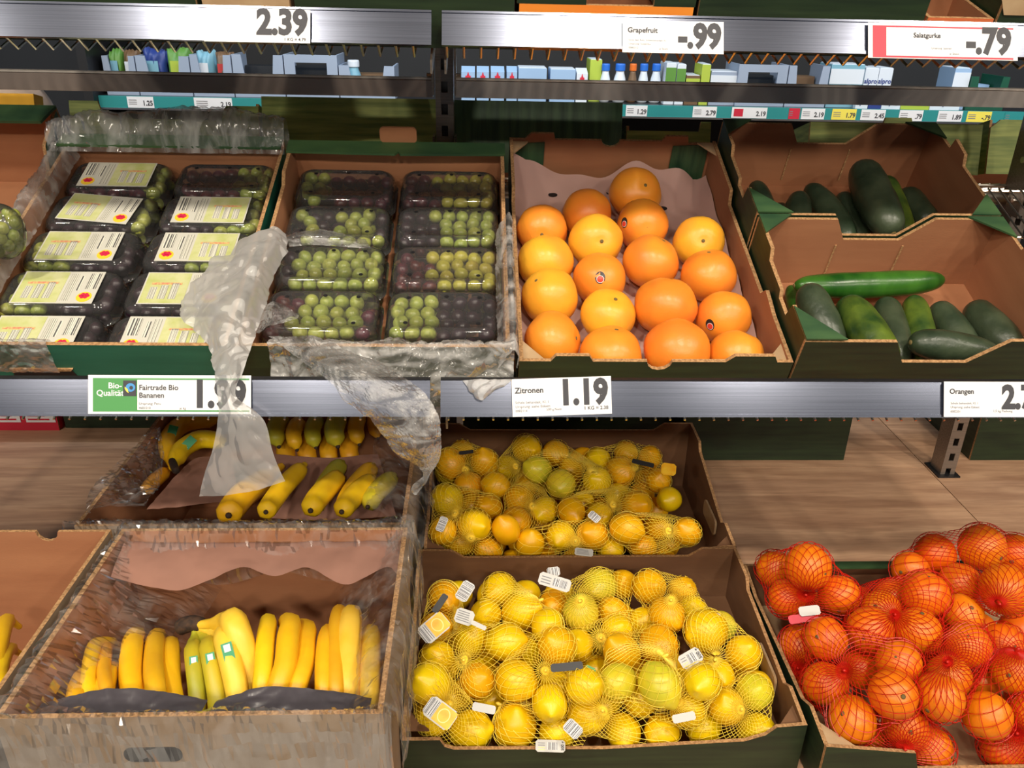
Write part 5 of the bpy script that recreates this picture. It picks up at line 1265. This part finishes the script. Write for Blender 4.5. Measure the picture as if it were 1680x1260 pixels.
sheet('film_scrap', 'white crumpled film scrap on the rail left of the Zitronen card', 'plastic film', rows, 60, 40, .006, 50, M['film_milky'], seed=7)
rows = []
for x, h in ((.030, .10), (.042, .128), (.050, .142), (.056, .135), (.0585, .105)):
    rows.append([shelf(x, s, h) for s in (.30, .22, .14, .06, -.005, -.02)])
sheet('liner_film', 'hazy film strip folded over the right wall of the green grape crate', 'plastic film', rows, 110, 40, .007, 36, M['film_white'], seed=8)
# liner bag of the front banana box
def bag_rows(cols, ts): return [[Vector(c(t)) for t in ts] for c in cols]
ts = [0, .2, .4, .6, .8, 1]
y_ = lambda t: .74+.40*t
rows = bag_rows([lambda t: (-.583, y_(t), .74), lambda t: (-.578, y_(t), .80), lambda t: (-.566, y_(t), .832), lambda t: (-.540, y_(t), .812), lambda t: (-.515+.01*t, y_(t), .775), lambda t: (-.485+.035*t, y_(t), .745), lambda t: (-.462+.045*t, y_(t), .71)], ts)
sheet('box_liner', 'crinkled clear liner over the left wall of the front banana box', 'plastic film', rows, 130, 100, .015, 22, M['film'], stretch=(1, .55, 1), seed=9)
rows = bag_rows([lambda t: (-.090, y_(t), .72), lambda t: (-.093, y_(t), .79), lambda t: (-.108, y_(t), .835), lambda t: (-.135, y_(t), .815), lambda t: (-.160-.01*t, y_(t), .775), lambda t: (-.180-.02*t, y_(t), .745), lambda t: (-.20-.02*t, y_(t), .72)], ts)
sheet('box_liner', 'crinkled clear liner over the right wall of the front banana box', 'plastic film', rows, 130, 100, .015, 22, M['film'], stretch=(1, .55, 1), seed=10)
tx = [-.57, -.48, -.40, -.31, -.22, -.14, -.10]
wv = [.0, .01, -.012, .012, -.006, .012, 0]
rows = [[Vector((x, 1.142, .79)) for x in tx], [Vector((x, 1.138, .828)) for x in tx], [Vector((x, 1.118, .832)) for x in tx], [Vector((x, 1.095, .818)) for x in tx], [Vector((x, 1.075, .796+w_)) for x, w_ in zip(tx, wv)], [Vector((x, 1.062, .772+w_)) for x, w_ in zip(tx, wv)]]
sheet('box_liner', 'shiny clear liner over the back wall of the front banana box', 'plastic film', rows, 160, 60, .012, 20, M['film'], stretch=(.6, 1, 1), seed=11)
rows = [[Vector((x, .800, .760+w_)) for x, w_ in zip(tx, wv)], [Vector((x, .772, .792+w_)) for x, w_ in zip(tx, wv)], [Vector((x, .745, .828)) for x in tx], [Vector((x, .728, .815)) for x in tx], [Vector((x, .722, .76)) for x in tx], [Vector((x, .724, .68)) for x in tx], [Vector((x, .724, .60)) for x in tx]]
sheet('box_liner', 'clear liner hanging over the front of the banana box', 'plastic film', rows, 170, 90, .016, 14, M['film'], stretch=(.7, 1, 1), seed=12, crinkle=.0034)
M['slate'] = mat('slate_plastic', srgb(70, 66, 72), srgb(84, 80, 86), 10, rough=.3)
for xs, lb in (((-.555, -.47, -.40, -.345), 'left'), ((-.335, -.27, -.20, -.135), 'right')):
    rows = [[Vector((x, .812, .778+(-.004, .018, .012, -.002)[k])) for k, x in enumerate(xs)], [Vector((x, .795, .782+(-.004, .008, .006, -.002)[k])) for k, x in enumerate(xs)], [Vector((x, .772, .786)) for x in xs], [Vector((x, .754, .80)) for x in xs]]
    sheet('inner_flap', 'dark slate plastic flap inside the front of the banana box, %s' % ('below the leftmost bunches' if lb == 'left' else 'below the big hand'), 'flap', rows, 60, 30, .007, 24, M['slate'], seed=13 if lb == 'left' else 16)
# film and paper of the rear banana box
rows = [[Y_(u, v, Y) for u, v, Y in r] for r in (
    [(140, 850, 1.12), (150, 800, 1.18), (195, 755, 1.30), (250, 700, 1.42)],
    [(150, 835, 1.14), (185, 800, 1.2), (225, 765, 1.30), (262, 705, 1.42)],
    [(180, 832, 1.16), (215, 810, 1.22), (245, 780, 1.30), (268, 720, 1.40)],
    [(235, 830, 1.17), (250, 812, 1.22), (262, 795, 1.28), (270, 750, 1.36)])]
sheet('box_liner', 'crumpled clear film over the left corner of the rear banana box', 'plastic film', rows, 120, 90, .018, 26, M['film'], seed=17)
tx2 = [-.67, -.60, -.52, -.44, -.36, -.28, -.20, -.12]
rows = [[Vector((x, 1.20, .775+.012*math.sin(k*1.7))) for k, x in enumerate(tx2[:4])]+[Vector((x, 1.185, .792)) for x in tx2[4:]], [Vector((x, 1.165, .812)) for x in tx2], [Vector((x, 1.148, .822)) for x in tx2], [Vector((x, 1.138, .80)) for x in tx2]]
sheet('box_liner', 'glinting clear film over the front edge of the rear banana box', 'plastic film', rows, 170, 50, .010, 24, M['film'], stretch=(.7, 1, 1), seed=18)
rows = [[Y_(u, v, Y) for u, v, Y in r] for r in (
    [(615, 705, 1.48), (612, 745, 1.38), (608, 790, 1.28), (600, 830, 1.2)],
    [(640, 710, 1.48), (640, 750, 1.36), (636, 800, 1.25), (628, 840, 1.18)],
    [(668, 715, 1.48), (668, 770, 1.34), (664, 820, 1.22), (660, 880, 1.14)],
    [(692, 730, 1.46), (694, 780, 1.34), (690, 840, 1.22), (682, 900, 1.14)],
    [(706, 750, 1.44), (712, 800, 1.34), (706, 850, 1.22), (690, 905, 1.14)])]
sheet('box_liner', 'crumpled clear film over the right wall of the rear banana box', 'plastic film', rows, 110, 110, .018, 26, M['film'], seed=19)
rows = [[onZ(u, v, z) for u, v, z in r] for r in (
    [(430, 742, .785), (490, 748, .785), (550, 750, .785), (620, 744, .785)],
    [(440, 775, .770), (500, 778, .768), (560, 780, .768), (630, 775, .770)],
    [(440, 812, .752), (500, 815, .75), (560, 815, .75), (640, 810, .752)],
    [(440, 850, .735), (500, 852, .735), (560, 852, .735), (650, 846, .735)])]
sheet('brown_paper', 'brown paper sheet between the layers of bananas in the rear box', 'paper', rows, 50, 40, .006, 12, M['brown_paper'], seed=20)
rows = [[onZ(u, v, z) for u, v, z in r] for r in (
    [(290, 778, .765), (320, 752, .772), (350, 748, .772), (380, 750, .765)],
    [(270, 800, .755), (310, 782, .762), (350, 777, .762), (385, 777, .755)],
    [(240, 835, .740), (300, 830, .742), (350, 825, .742), (390, 825, .740)])]
sheet('brown_paper', 'torn brown paper beside the banana hand in the rear box', 'paper', rows, 50, 40, .008, 14, M['brown_paper'], seed=21)

# wavy paper flap over the back of the front banana box
tx3 = [-.555, -.50, -.45, -.41, -.36, -.31, -.26, -.20, -.14, -.12]; wv3 = [.0, -.020, -.030, -.010, .022, .0, .020, -.020, .020, .0]
rows = [[Vector((x, 1.118, .800)) for x in tx3], [Vector((x, 1.100, .812)) for x in tx3], [Vector((x, 1.065, .806)) for x in tx3], [Vector((x, 1.040+w_*.55, .794+w_*.4)) for x, w_ in zip(tx3, wv3)]]
sheet('paper_flap', 'pinkish brown paper flap with a wavy edge over the back of the front bananas', 'paper', rows, 90, 26, .006, 14, M['brown_paper'], seed=22)
# ------------------------------------------------------------------ price cards
def rail_frame(u, v, level):
    """point on the tilted rail face under a photograph position, with its axes"""
    yt, zt, yb, zb = (1.01, 1.1379, .99, 1.0939) if level == 2 else (1.22, 1.5875, 1.20, 1.5451)
    fv = Vector((0, yt-yb, zt-zb)).normalized(); fn = Vector((1, 0, 0)).cross(fv)
    o = Vector((0, yb, zb))+fn*.004; d = ray(u, v); return CAM+d*((o-CAM).dot(fn)/d.dot(fn)), fv, fn
def price_card(label, u0, v0, u1, v1, level, price, psize, title=None, small=(), extra=None, turn=0, unit=None, bend=0):
    a, fv, fn = rail_frame(u0, v1, level); b, _, _ = rail_frame(u1, v1, level); c, _, _ = rail_frame(u0, v0, level)
    w_ = b.x-a.x; h_ = (c-a).dot(fv); t = thing('price_card', label, 'price tag', a)
    X = Vector((math.cos(turn), 0, 0))+fv*math.sin(turn); V_ = fn.cross(X)
    Z0 = Vector((0, 0, 0))
    quad('card', Z0, X, V_, w_, h_, M['white'], t, .0008)
    T = lambda s, size, x, y, m=M['ink'], bold=0, al='LEFT', sx=1: text(s, size, Z0+X*x*w_+V_*y*h_+fn*.0009, X, V_, m, t, bold, al, 'lettering', sx)
    Q = lambda nm, x0, y0, x1, y1, m, lift=.0009: quad(nm, Z0+X*x0*w_+V_*y0*h_, X, V_, (x1-x0)*w_, (y1-y0)*h_, m, t, .0003, lift)
    if extra: extra(T, Q, t, X, V_, fn, w_, h_)
    T(price[0], psize*1.06*h_, price[1], price[2], M['ink'], .045, 'RIGHT', .84)
    if title: T(title[0], title[3]*h_, title[1], title[2], M['ink'], .022)
    for s, size, x, y in small: T(s, size*h_, x, y, M['ink_soft'], 0)
    if unit: T(unit[0], unit[3]*h_, unit[1], unit[2], M['ink'], .01, 'RIGHT')
    return t
price_card('white price card reading 2.39 on the highest rail', 335, 13, 509, 68, 3, ('2.39', .975, .27), .98, unit=('1 KG = 4.79', .96, .06, .13))
price_card('white price card for grapefruit reading -.99 on the highest rail', 1021, 33, 1187, 86, 3, ('-.99', .975, .20), .98, ('Grapefruit', .05, .62, .22), [('Sorte: Star Ruby, Schalenbehandelt, Kl. I', .075, .06, .36), ('Ursprung: Südafrika,', .085, .06, .24), ('0080312', .085, .06, .12), ('Je Stück', .085, .36, .10)])
def red(T, Q, t, X, V, n, w, h):
    Q('red_edge', .03, .88, .97, .92, M['red']); Q('red_edge', .03, .02, .97, .07, M['red']); Q('red_corner', .03, .07, .12, .88, M['red'])
price_card('red-edged price card reading -.79 on the highest rail', 1424, 37, 1669, 95, 3, ('-.79', .955, .20), .95, ('Salatgurke', .30, .60, .19, 1), [('Ursprung: Spanien', .08, .42, .28), ('je Stück', .09, .54, .13)], red)
def bio(T, Q, t, X, V, n, w, h):
    Q('green_frame', .03, .06, .99, .10, M['tag_green']); Q('green_frame', .03, .88, .99, .92, M['tag_green']); Q('green_field', .03, .10, .30, .88, M['tag_green'])
    T('Bio-', .21*h, .165, .66, M['white'], .02, 'CENTER'); T('Qualität', .21*h, .135, .47, M['white'], .02, 'CENTER')
    Q('seal', .215, .46, .295, .86, M['ink'], .0013)
    c = Vector((0, 0, 0))+X*.258*w+V*.68*h+n*.0016
    MB().prism([(.12*h*math.cos(2*math.pi*k/18)+.01*h, .11*h*math.sin(2*math.pi*k/18)) for k in range(18)], c, X, V, n, .0003).build('seal_blue', M['blue'], t)
    MB().prism([(.045*h*math.cos(2*math.pi*k/12)+.03*h, .05*h*math.sin(2*math.pi*k/12)-.005*h) for k in range(12)], c+n*.0004, X, V, n, .0003).build('seal_dot', M['ink'], t)
    MB().prism([(-.13*h, .02*h), (-.06*h, -.04*h), (-.03*h, -.15*h), (-.09*h, -.10*h), (-.13*h, -.04*h)], c+n*.0004, X, V, n, .0003).build('seal_leaf', M['yellow'], t)
    T('FAIRTRADE', .055*h, .257, .475, M['white'], 0, 'CENTER')
    T('Fairtrade Bio', .19*h, .31, .62, M['ink'], .012); T('Bananen', .19*h, .31, .42, M['ink'], .012)
price_card('green and white price card for organic bananas reading 1.99', 145, 615, 412, 679, 2, ('1.99', .97, .20), .90, None, [('Ursprung: Peru', .09, .31, .24), ('4681010', .085, .31, .13), ('je kg', .085, .56, .12)], bio)
price_card('slanted white price card for lemons reading 1.19', 841, 622, 1004, 684, 2, ('1.19', .965, .30), .86, ('Zitronen', .03, .62, .21, 1), [('Schale behandelt, Kl. I', .10, .03, .34), ('Ursprung: siehe Etikett', .10, .03, .23), ('0082114', .09, .03, .12), ('500 g Netz', .09, .34, .14)], unit=('1 KG = 2.38', .965, .13, .13), turn=.035)
price_card('white price card for oranges reading 2.79', 1548, 626, 1722, 684, 2, ('2.79', .97, .26), .86, ('Orangen', .05, .66, .20), [('Schale behandelt, Kl. I', .09, .06, .36), ('Ursprung: siehe Etikett', .09, .06, .25), ('0082201', .085, .06, .13), ('1,5 kg Packung', .095, .46, .14)])

# ------------------------------------------------------------------ cards on the refrigerated shelf
def small_card(label, u0, u1, price, m=None, redc=False):
    a = onY((u0+u1)/2, 180, CY-.013); x0 = onY(u0, 180, CY-.013).x; x1 = onY(u1, 180, CY-.013).x; w_ = x1-x0; h_ = .036
    t = thing('price_card', label, 'price tag', (x0, CY-.0125, CZ-.037))
    quad('card', (0, 0, 0), (1, 0, 0), (0, 0, 1), w_, h_, m or M['white'], t, .0006)
    text(price, h_*.62, (w_*.97, -.0007, h_*.22), (1, 0, 0), (0, 0, 1), M['ink'], t, .03, 'RIGHT', 'lettering', .9)
    if redc: quad('red_field', (w_*.06, 0, h_*.15), (1, 0, 0), (0, 0, 1), w_*.26, h_*.7, M['red'], t, .0003, .0008)
    else:
        for k in range(3): quad('print', (w_*.06, 0, h_*(.3+.18*k)), (1, 0, 0), (0, 0, 1), w_*.3, h_*.06, M['ink_soft'], t, .0003, .0008)
for (u0, u1, p_, m_, r_, c_), pl_ in zip(((211, 254, '1.25', None, 0, 'white'), (320, 382, '2.19', None, 0, 'long white'), (1027, 1062, '1.29', None, 0, 'white'), (1137, 1176, '2.79', None, 0, 'white'), (1201, 1259, '2.19', None, 1, 'red and white'), (1295, 1313, '', M['red'], 0, 'small red'),
                             (1316, 1354, '2.19', None, 0, 'short white'), (1366, 1406, '1.79', M['yellow'], 0, 'yellow'), (1414, 1454, '2.45', None, 0, 'white'), (1477, 1516, '.79', None, 0, 'white'), (1541, 1581, '1.89', None, 0, 'white'), (1589, 1629, '-.79', M['yellow'], 0, 'yellow'), (1651, 1673, '', M['teal_rail'], 0, 'pale green')),
                             ('below the grey-blue trays at the dark end', 'under the tray of bags', 'below the blue-lidded jars', 'below the brown pack with a lime band', 'under the windowed tray', 'beside the red card', 'right of the small red card', 'below the bluish pack', 'under the lettered drink cartons', 'below the lime carton', 'under the rightmost lettered carton', 'below the white-blue tall carton', 'under the dark green tray')):
    small_card('%s cooler price card %s, %s' % (c_, 'reading '+p_ if p_ else 'without a price', pl_), u0, u1, p_, m_, r_)

# ------------------------------------------------------------------ goods on the refrigerated shelf
pal = dict(bl=srgb(150, 180, 214), gy=srgb(150, 164, 186), wh=srgb(214, 222, 232), gn=srgb(90, 140, 60), lg=srgb(170, 190, 70), dk=srgb(30, 34, 40), dg=srgb(20, 80, 60), br=srgb(110, 84, 60), nv=srgb(40, 60, 130), pk=srgb(190, 60, 60), tl=srgb(120, 170, 190))
for k, v in pal.items(): M['g_'+k] = mat('pack_'+k, v, rough=.45)
def goods(u0, u1, vtop, kind, col, label, cat, dy=.02, **kw):
    vm = 150
    xd = kw.get('xd', dy); x0 = onY(u0, vm, CY+xd).x; x1 = onY(u1, vm, CY+xd).x; zt = onY((u0+u1)/2, vtop, CY+dy).z; w_ = x1-x0; h_ = zt-CZ
    t = thing(kind, label, cat, ((x0+x1)/2, CY+dy+.05, CZ)); m = M['g_'+col]
    if kind == 'milk_carton':
        MB().box((-w_/2, -.05, 0), (w_/2, .05, h_*.86)).build('carton', m, t)
        MB().prism([(-.05, 0), (.05, 0), (0, h_*.14)], (-w_/2, 0, h_*.86), (0, 1, 0), (0, 0, 1), (1, 0, 0), w_).build('gable', m, t)
        MB().box((-w_*.2, -.0515, h_*.45), (w_*.2, -.05, h_*.75)).build('red_emblem', M['red'], t)
        MB().prism([(-w_*.1, 0), (w_*.1, 0), (0, h_*.12)], (0, -.0515, h_*.75), (1, 0, 0), (0, 0, 1), (0, 1, 0), .0015).build('red_emblem', M['red'], t)
    elif kind == 'display_tray':
        e = .006
        f = [(0, h_), (w_*.18, h_), (w_*.22, h_*.55), (w_*.78, h_*.55), (w_*.82, h_), (w_, h_)] if not kw.get('win') else None
        if f: MB().prism(outline(w_, 0, f), (-w_/2, -.05, 0), (1, 0, 0), (0, 0, 1), (0, 1, 0), e).build('tray_front', m, t)
        else:
            MB().box((-w_/2, -.05, 0), (w_/2, -.05+e, h_*.52)).box((-w_/2, -.05, h_*.82), (w_/2, -.05+e, h_)).box((-w_/2, -.05, h_*.52), (-w_*.3, -.05+e, h_*.82)).box((w_*.3, -.05, h_*.52), (w_/2, -.05+e, h_*.82)).build('tray_front', m, t)
        MB().box((-w_/2, -.05+e, 0), (-w_/2+e, .12, h_)).build('tray_side', m, t); MB().box((w_/2-e, -.05+e, 0), (w_/2, .12, h_)).build('tray_side', m, t)
        MB().box((-w_/2+e, -.05+e, 0), (w_/2-e, .12, .004)).build('tray_floor', m, t)
        MB().box((-w_*.4, .042, .004), (w_*.4, .11, h_*.7)).build('packs', M['g_'+kw.get('fill', 'dk')], t)
        if kw.get('mark'):
            MB().prism([(.011*math.cos(2*math.pi*k/12), .011*math.sin(2*math.pi*k/12)) for k in range(12)], (w_*.40, -.0505, h_*.3), (1, 0, 0), (0, 0, 1), (0, -1, 0), .0008).build('round_mark', M['g_dg'], t)
    elif kind == 'jar':
        r = w_/2
        prof = [(.8, 0), (1, .06), (1, .45), (.86, .62), (.62, .76), (.60, .82)]
        V, F = loft([[(r*a*math.cos(2*math.pi*k/16), r*a*math.sin(2*math.pi*k/16), h_*b) for k in range(16)] for a, b in prof]); link('glass', mesh('glass', V, F), t, [m], True)
        V, F = loft([[(r*a*math.cos(2*math.pi*k/16), r*a*math.sin(2*math.pi*k/16), h_*b) for k in range(16)] for a, b in ((.72, .82), (.74, .84), (.74, .97), (.68, 1.0))]); link('lid', mesh('lid', V, F), t, [kw['lid']], False)
    elif kind == 'salad_bag':
        n = 14; V = []
        for j in range(n+1):
            for i in range(n+1):
                a = i/n*2-1; b = j/n; k = max(0, (1-a*a))**.5*max(0, (1-(2*b-1)**2))**.5
                V.append((a*w_/2, -.05-.03*k+.012*mnoise.noise(Vector((a*3, b*3, u0))), b*h_+.02*mnoise.noise(Vector((a*2, b, u0+5)))*b))
        for j in range(n+1):
            for i in range(n+1):
                q = V[j*(n+1)+i]; V.append((q[0], -.02, q[2]))
        o = (n+1)**2; F = [(j*(n+1)+i, j*(n+1)+i+1, (j+1)*(n+1)+i+1, (j+1)*(n+1)+i) for j in range(n) for i in range(n)]; F += [tuple(o+x for x in f[::-1]) for f in F]
        link('bag', mesh('bag', V, F), t, [m, ], True); MB().box((-w_*.3, -.083, h_*.3), (w_*.25, -.081, h_*.75)).build('print_patch', M['g_'+kw.get('patch', 'tl')], t)
    else:
        bk_ = -.05+kw.get('thick', .11); MB().box((-w_/2, -.05, 0), (w_/2, bk_, h_)).build('carton', m, t); MB().box((-w_/2+.002, -.048, h_), (w_/2-.002, bk_-.002, h_+.002)).build('top_flap', M['g_wh'], t)
        if kw.get('word'):
            for k, wd in enumerate(kw['word']): text(wd, h_*kw.get('ws', .3), ((k-(len(kw['word'])-1)/2)*w_/len(kw['word']), -.0512, h_*kw.get('wz', .3)), (1, 0, 0), (0, 0, 1), M['g_nv'], t, .02, 'CENTER', 'lettering')
        if kw.get('band'): MB().box((-w_/2-.0005, -.0508, h_*.55), (w_/2+.0005, -.05, h_*.9)).build('print_band', M['g_'+kw['band']], t)
    return t
G = 'goods on the cooler shelf'
for i, (u0, u1, v, c_, p_) in enumerate(((180, 201, 80, 'gn', 'tl'), (203, 225, 82, 'br', 'wh'), (234, 271, 80, 'nv', 'tl'), (274, 312, 80, 'gn', 'lg'), (322, 350, 84, 'tl', 'wh'), (353, 380, 86, 'br', 'pk'))):
    goods(u0, u1, v, 'salad_bag', c_, '%s plastic pack standing in the cooler behind the 2.39 card' % ['green and blue', 'brown', 'dark blue', 'leaf green', 'pale blue', 'brown and red'][i], 'pack', .075, patch=p_, xd=.02)
for u0, u1, v, win, lb in ((176, 228, 92, 0, 'grey-blue display tray at the dark end of the cooler'), (230, 316, 92, 0, 'grey-blue display tray of bags in the cooler'), (318, 384, 90, 0, 'grey-blue display tray beside the dark-fronted one'), (386, 468, 90, 0, 'grey-blue display tray with a dark inside'), (470, 556, 90, 1, 'grey-blue display tray with a window slot')):
    goods(u0, u1, v, 'display_tray', 'gy', lb, 'tray', .02, win=win)
goods(558, 648, 108, 'display_tray', 'gy', 'low grey-blue tray under a glass jar near the slotted post', 'tray', .02, fill='br')
goods(566, 592, 100, 'jar', 'tl', 'pale jar standing in the low cooler tray', 'jar', .03, lid=M['g_wh'])
for k, (u0, u1) in enumerate(((757, 779), (782, 802), (805, 827), (831, 848))):
    goods(u0, u1, 110, 'milk_carton', 'bl', 'pale blue milk carton with a red emblem, right of the slotted post', 'carton', .02).__setitem__('group', 'milk cartons with red emblems')
goods(945, 963, 113, 'milk_carton', 'wh', 'single milk carton with a red emblem beside the yellow-green pack', 'carton', .02)
goods(850, 896, 112, 'pack', 'bl', 'plain pale blue carton beside the milk cartons', 'carton', .02); goods(902, 943, 114, 'pack', 'bl', 'plain pale blue carton left of the single milk carton', 'carton', .02)
goods(966, 985, 98, 'pack', 'lg', 'yellow-green pack left of the blue-lidded jars', 'pack', .08)
for k, (u0, u1, l_) in enumerate(((986, 1004, 'b'), (1008, 1030, 'b'), (1032, 1048, 'o'), (1049, 1067, 'b'), (1069, 1088, 'b'))):
    goods(u0, u1, 106, 'jar', 'wh' if l_ == 'b' else 'br', 'milk jar with a blue lid in the cooler' if l_ == 'b' else 'brown jar with an orange lid between blue-lidded ones', 'jar', .02, lid=mat('blue_lid', srgb(40, 110, 210), rough=.4) if l_ == 'b' else mat('orange_lid', srgb(220, 110, 40), rough=.4)).__setitem__('group', 'jars in the cooler')
for u0, u1, v, c_, b_, lb in ((1090, 1106, 104, 'wh', 'gn', 'white and green pack right of the jars'), (1108, 1122, 106, 'wh', 'gn', 'second white and green pack right of the jars'), (1124, 1146, 124, 'br', 'lg', 'low brown pack with a lime band'), (1148, 1162, 106, 'lg', None, 'small yellow-green pot in the cooler'), (1164, 1206, 118, 'gy', 'wh', 'grey pack with a white band beside the windowed tray')):
    goods(u0, u1, v, 'pack', c_, lb, 'pack', .03, band=b_)
goods(1208, 1288, 106, 'display_tray', 'gy', 'grey tray with a window slot and round green marks', 'tray', .02, win=1, mark=1); goods(1290, 1356, 108, 'display_tray', 'gy', 'grey tray with a low front and a green mark', 'tray', .02, mark=1, fill='br')
goods(1358, 1412, 106, 'pack', 'tl', 'clear bluish pack left of the white drink cartons', 'pack', .03, band='wh')
for u0, u1, v, lb, c_, b_ in ((1414, 1436, 112, 'white drink carton with blue lettering, left of its twin', 'wh', 'nv'), (1437, 1459, 112, 'white drink carton with blue lettering, by the dark gap', 'wh', 'nv')):
    t = goods(u0, u1, v, 'drink_carton', c_, lb, 'carton', .05, word=['alpro'], ws=.17, wz=.62)
for u0, u1, lb, c_, wd in ((1408, 1428, 'low white carton lettered in blue under the drink cartons', 'wh', ['alpro']), (1429, 1450, 'low dark blue carton under the drink cartons', 'nv', None), (1451, 1482, 'wider low white carton lettered in blue', 'wh', ['alpro']), (1483, 1530, 'low lime green carton between white ones', 'lg', None), (1531, 1580, 'low white carton with blue letters right of the lime one', 'wh', ['alpro'])):
    goods(u0, u1, 158, 'low_carton', c_, lb, 'carton', -.0, word=wd, ws=.5, wz=.35, thick=.022)
goods(1560, 1586, 112, 'pack', 'bl', 'tall white-blue carton right of the dark gap', 'carton', .03, band='wh')
goods(1590, 1652, 126, 'display_tray', 'dg', 'dark green tray of small packs at the right of the cooler', 'tray', .02, fill='bl')
# white bag behind the tall open crate
n = 18; V = []; c = onY(40, 172, 1.95)
for j in range(n+1):
    for i in range(n):
        a = 2*math.pi*i/n; b = math.pi/2*j/n; r = 1+.08*mnoise.noise(Vector((math.cos(a)*2, math.sin(a)*2, b*2)))
        V.append((.12*r*math.cos(a)*math.cos(b), .10*r*math.sin(a)*math.cos(b), .20*r*math.sin(b)))
F = [(j*n+i, j*n+(i+1) % n, (j+1)*n+(i+1) % n, (j+1)*n+i) for j in range(n) for i in range(n)]
t = thing('produce_bag', 'white plastic bag with a yellow patch behind the tall open crate', 'bag', (c.x-.06, 2.0, 1.213), (-.25, 0, 0)); link('bag', mesh('bag', V, F), t, [mat('white_bag', srgb(226, 204, 190), rough=.4)], True)
MB().box((.02, -.125, .12), (.10, -.085, .16)).build('yellow_patch', mat('amber_print', srgb(240, 180, 30)), t)
# printed bag of small grapes at the left end of the shelf
t = thing('grape_bag', 'clear bag of tiny green grapes in front of the tall open crate', 'grapes', onH(6, 402, .158))
for k in range(26):
    a = rnd.uniform(-1, 1); b = rnd.uniform(-1, 1); q = Vector((a*.024, rnd.uniform(-.012, .012), .02+b*.026)); o = link('grape', gr_me['grape_g'], t); o.location = q; o.scale = (.0085,)*3
V, F = loft([[(.036*math.cos(2*math.pi*i/20)*math.sin(math.pi*(j+.02)/12.5), .026*math.sin(2*math.pi*i/20)*math.sin(math.pi*(j+.02)/12.5), .02-.042*math.cos(math.pi*j/12)) for i in range(20)] for j in range(13)])
link('bag_film', mesh('bag_film', V, F), t, [M['punnet']], True)
